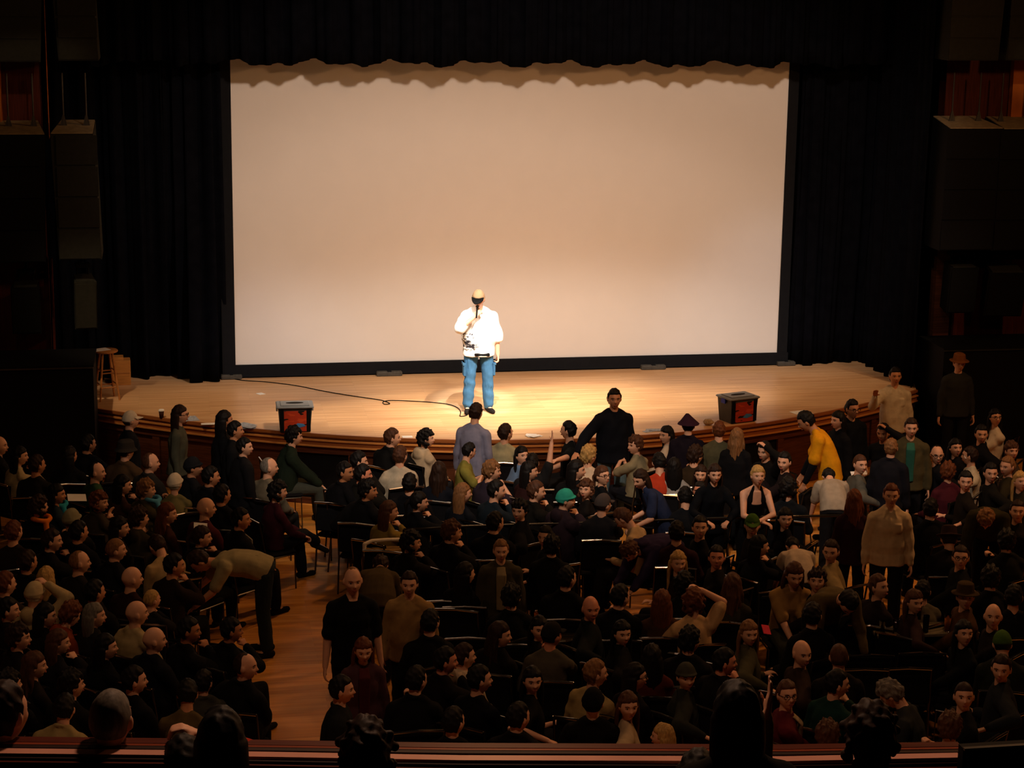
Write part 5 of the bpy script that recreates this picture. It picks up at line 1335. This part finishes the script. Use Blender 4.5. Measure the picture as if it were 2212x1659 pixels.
# ------------------------------------------------------------------ rails, ledge with glasses
def rail(pts, label, posts, r=.016, m=M_RAIL, z=.96, name='handrail'):
    P = [at_z(x, y, z) for x, y in pts]; e = empty(name, (P[0][0], P[0][1], 0)); tag(e, label, 'handrail'); o = np.array([P[0][0], P[0][1], 0])
    MB().tube([p-o for p in P], r, 8).build('top_tube', m, e, True)
    for i in range(posts):
        t = i/(posts-1)*(len(P)-1); k = min(int(t), len(P)-2); q = P[k]+(P[k+1]-P[k])*(t-k)-o
        MB().tube([(q[0], q[1], 0), (q[0], q[1], z)], .014, 6).build('post', M_BLACK, e)
    return e
rail([(872, 1144), (1000, 1137), (1300, 1128), (1600, 1117), (1860, 1113)], 'long thin metal handrail crossing the centre seating block', 7)
rail([(238, 1368), (360, 1382), (470, 1394), (512, 1402), (540, 1420)], 'dark handrail ending in a bend at the lower left aisle', 4, .02, mat('rail_black', '#141414', .3, .1, metal=.5))
rail([(2100, 1078), (2212, 992), (2290, 935)], 'dark sloping handrail among the right block spectators', 3, .014)
a, b = at_z(1902, 1352, .84), at_z(2070, 1347, .84); dv = b-a; L_ = np.linalg.norm(dv)
e = empty('drinks_ledge', ((a[0]+b[0])/2, (a[1]+b[1])/2-.12, 0), math.atan2(dv[1], dv[0])); tag(e, 'narrow dark ledge table with a polished edge in the right block', 'table')
MB().box((0, .0, .82), (L_+.25, .30, .035), bev=.006).build('table_top', mat('ledge_panel', '#6e6450', .3, .1, spec=.5), e)
MB().box((0, .152, .84), (L_+.25, .016, .022)).build('metal_edge', M_CHROME, e)
for sx in (-1, 1):
    MB().tube([(sx*L_*.5, 0, 0), (sx*L_*.5, 0, .80)], .02).build('leg', M_BLACK, e); MB().box((sx*L_*.5, 0, .012), (.08, .3, .024)).build('foot', M_BLACK, e)
M_GLASS = bpy.data.materials.new('glass'); M_GLASS.use_nodes = True; g_ = M_GLASS.node_tree.nodes['Principled BSDF']
g_.inputs['Transmission Weight'].default_value = 1; g_.inputs['Roughness'].default_value = .03; g_.inputs['IOR'].default_value = 1.45; g_.inputs['Base Color'].default_value = (.95, .9, .8, 1)
def glass(px, py, z, h, label, drink=None, r=.034, parentz=0):
    p = at_z(px, py, z); e = empty('drinking_glass', (p[0], p[1], z)); tag(e, label, 'glass')
    MB().lathe([(r*.8, 0), (r*.86, .01), (r, h), (r-.003, h), (r*.8-.002, .012), (.001, .012)], (0, 0, 0), 18).build('glass_body', M_GLASS, e, True)
    if drink: MB().lathe([(r*.76, .013), (r*.9, h*.75), (.001, h*.75)], (0, 0, 0), 18).build('drink', mat('drink_'+drink, drink, .2), e, True)
glass(1906, 1366, .8375, .12, 'empty short glass at the left end of the drinks ledge')
glass(1935, 1364, .8375, .13, 'second glass from the left on the drinks ledge')
glass(1999, 1366, .8375, .18, 'tall clear glass near the middle of the drinks ledge')
glass(2046, 1364, .8375, .18, 'tall glass with amber drink at the right end of the ledge', 'b06a20')
# small round tables with drinks in the centre rows
def table(px, py, label):
    p = at_z(px, py, .74); e = empty('cocktail_table', (p[0], p[1], 0)); tag(e, label, 'table')
    MB().lathe([(.30, 0), (.31, .012), (.30, .025), (.001, .025)], (0, 0, .715), 28).build('table_top', mat('ledge_top', '#2a241c', .25, .1, spec=.7), e)
    MB().tube([(0, 0, .02), (0, 0, .72)], .025).build('pedestal', M_BLACK, e); MB().lathe([(.2, 0), (.19, .02), (.001, .03)], (0, 0, 0), 24).build('base', M_BLACK, e)
table(1195, 1362, 'small dark round table with two glasses in the centre rows')
table(1470, 1388, 'small dark round table with a candle glass left of centre right')
glass(1158, 1350, .74, .17, 'tall slim glass at the left side of the centre table', 'a05a20', .024)
glass(1242, 1346, .74, .17, 'tall glass of amber beer on the centre table', 'c07c28', .034)
glass(1473, 1374, .74, .12, 'pale stemmed glass on the table beside the white tee', 'a08c60', .03)
# things held or lying among the audience
def sheetobj(name, px, py, z, w_, d_, rot, m, label, cat, th=.006):
    p = at_z(px, py, z); o = MB().box((0, 0, 0), (w_, d_, th)).build(name, m); o.location = p; o.rotation_euler = rot; tag(o, label, cat)
sheetobj('paper_sheet', 166, 1075, 1.05, .22, .12, (.5, .1, .2), M_PAPER, 'white paper held up between the teal scarf and the curly hair', 'paper')
sheetobj('paper_sheet', 433, 1150, 1.0, .16, .22, (1.1, .2, .3), M_PAPER, 'creased pale leaflet in front of the laughing ponytailed woman', 'paper')
sheetobj('paper_sheet', 1353, 1384, 1.0, .07, .10, (1.2, 0, .3), M_PAPER, 'bright white tissue held by the woman in black, centre rows', 'tissue')
sheetobj('paper_sheet', 1855, 1022, 1.02, .22, .06, (.7, 0, .1), M_PAPER, 'white card in front of the low face at right', 'paper')
sheetobj('red_leaflet', 1655, 1360, 1.0, .10, .10, (.8, .3, .4), mat('red_leaflet', '#d8304a', .6), 'small bright red thing right of the grey-jacketed woman', 'leaflet')
sheetobj('paper_sheet', 1952, 1572, .9, .09, .05, (.6, 0, .2), M_PAPER, 'small white thing in the hand of the grey-haired person', 'paper')
sheetobj('paper_sheet', 2095, 985, 1.15, .18, .10, (.8, .2, .2), M_PAPER, 'white napkin between the white sleeves at right', 'napkin')
# scarves
def scarf(px, py, z, col, label, w_=.1, n=7, drop=.35, R=.085):
    p = at_z(px, py, z); S = Shells()
    for i in range(n+3):
        a = 2*PI*i/(n+3); b = 2*PI*(i+1)/(n+3); S.cone(V(R*math.cos(a), R*math.sin(a), .01*math.sin(2*a)), V(R*math.cos(b), R*math.sin(b), .01*math.sin(2*b)), .030, .030, 8)
    S.cone(V(.05, -R*.8, -.02), V(.09, -R*1.2-.05, -drop), .035, .03)
    me = voxel(S, .012, .7); folds(me, .006, 3); e = empty('scarf', p); tag(e, label, 'scarf'); put(me, 'scarf_cloth', e, [cmat(col)])
scarf(128, 1088, 1.02, '2e9ab4', 'bright teal scarf around the neck of the dark bobbed person', drop=.16)
scarf(90, 1120, 1.04, 'e07818', 'bright orange scarf hanging down a curly-haired person', drop=.42, R=.10)
scarf(330, 1078, 1.05, '4f93b4', 'light blue scarf of the olive-jacketed woman', drop=.10)

# ------------------------------------------------------------------ the balcony in the foreground
BF = 3.30                                      # balcony floor height
fb = MB().box((-3.0, -21.6, BF-.15), (16, 5.4, .3)).build('floor_balcony', M_WALL); tag(fb, kind='structure')
bp = empty('balcony_parapet', (0, 0, 0)); tag(bp, 'dark red balcony parapet with a bright lower edge strip at the bottom of the picture', 'parapet')
def band(name, pix, y0, z0, th, dep, m):
    """a moulding following the photographed line: points at plan depth y0(x)"""
    P = [at_y(x, y, yy) for x, y, yy in pix]; vs = []; fs = []
    for p in P:
        for dy, dz in ((0, 0), (dep, 0), (dep, -th), (0, -th)): vs.append((p[0], p[1]+dy, p[2]+dz))
    for i in range(len(P)-1):
        for k in range(4): j = (k+1) % 4; fs.append((i*4+k, i*4+4+k, i*4+4+j, i*4+j))
    fs += [(0, 1, 2, 3), tuple(len(vs)-4+k for k in (3, 2, 1, 0))]
    MB().add(vs, fs).build(name, m, bp)
yb = -19.3
def ln(y0, y1, y2, y3, yy, xe=2078): return [(-700, y0-14, yy+.10), (0, y0-4, yy+.05), (370, y0, yy), (1000, y1, yy-.06), (1700, y2, yy-.08), (xe, y3, yy-.06)]
band('top_moulding', ln(1606, 1615, 1618, 1612, yb+.10), 0, 0, .008, .05, M_PARAPET)
band('top_bead', ln(1611, 1620, 1623, 1617, yb+.08), 0, 0, .010, .03, mat('parapet_bead', '#8a4028', .35, .1))
band('parapet_cap', ln(1618, 1627, 1630, 1624, yb+.05), 0, 0, .03, .10, mat('parapet_dark', '#2a120e', .5, .2))
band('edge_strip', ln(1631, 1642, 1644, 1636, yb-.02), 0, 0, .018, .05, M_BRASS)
band('lower_moulding', ln(1641, 1652, 1655, 1648, yb-.04), 0, 0, .03, .05, mat('parapet_dark', '#2a120e', .5, .2))
band('lower_bead', ln(1650, 1662, 1665, 1658, yb-.06), 0, 0, .02, .04, M_PARAPET)
band('parapet_wall', ln(1620, 1630, 1633, 1627, yb+.10), 0, 0, 1.0, .12, M_PARAPET)
a = at_y(2082, 1618, -19.5); b_ = at_y(2500, 1612, -19.5)
e = empty('partition', (a[0], -19.5, BF)); tag(e, 'black partition at the bottom right corner with a thin lit top edge', 'partition')
MB().box(((b_[0]-a[0])/2, .03, (a[2]-BF)/2-.15), (b_[0]-a[0], .05, a[2]-BF+.3)).build('partition_body', M_BLACK, e)
MB().box(((b_[0]-a[0])/2, .0, a[2]-BF), (b_[0]-a[0], .02, .01)).build('lit_edge', M_METAL, e)  # paler strip drawing the lit top edge
def balc(px, py, zh, F_, pose, hair, hc, sk, top, tc, label, sc=1.0, mir=False, fem=0, hatc=None):
    """seated person on the balcony: head centre at height zh"""
    hz = head_z(pose, sc); fl_ = zh-hz[2]
    P = place_by_head(px, py, F_, pose, sc, mir, fl_)
    e, T = person(P, F_, pose, hair, hc, sk, top, tc, '14141a', label, fem, mir, sc, (), hatc)
    o = chair(P[0], P[1], F_, seat_label(label), 'balcony chairs'); o.location[2] = P[2]
    return P
for args in ((10, 1542, 4.45, 40, 'sit0', 'short', 'd', 'p', 'l', '7a6434', 'dark-haired man in an olive shirt at the bottom left corner of the balcony'),
             (240, 1556, 4.42, 18, 'sit0', 'buzz', 'g', 'p', 'j', '3c3a2c', 'fair crew-cut man from behind in a dark olive jacket on the balcony'),
             (478, 1600, 4.44, 8, 'sit0', 'bob', 'k', 'm', 'j', '0c0c0e', 'black-haired person from behind on the balcony beside a red-orange sleeve'),
             (398, 1660, 4.26, -20, 'headhand', 'short', 'k', 'p', 'l', 'b8321a', 'person in a red-orange sleeve mostly hidden at the balcony rail'),
             (792, 1628, 4.40, 5, 'sit0', 'curly', 'd', 'm', 'j', '17120e', 'dark curly head low at the balcony rail, bottom centre'),
             (1592, 1545, 4.62, 3, 'sit0', 'bob', 'k', 'd', 'j', '060607', 'large black silhouette on the balcony, right of centre'),
             (1508, 1690, 4.26, 10, 'armup', 'short', 'k', 'p', 'l', 'b09868', 'person in a cream sleeve low at the balcony rail'),
             (1880, 1592, 4.42, 5, 'sit0', 'curly', 'd', 'd', 'j', '070707', 'dark curly-haired head on the balcony at right')):
    balc(*args)
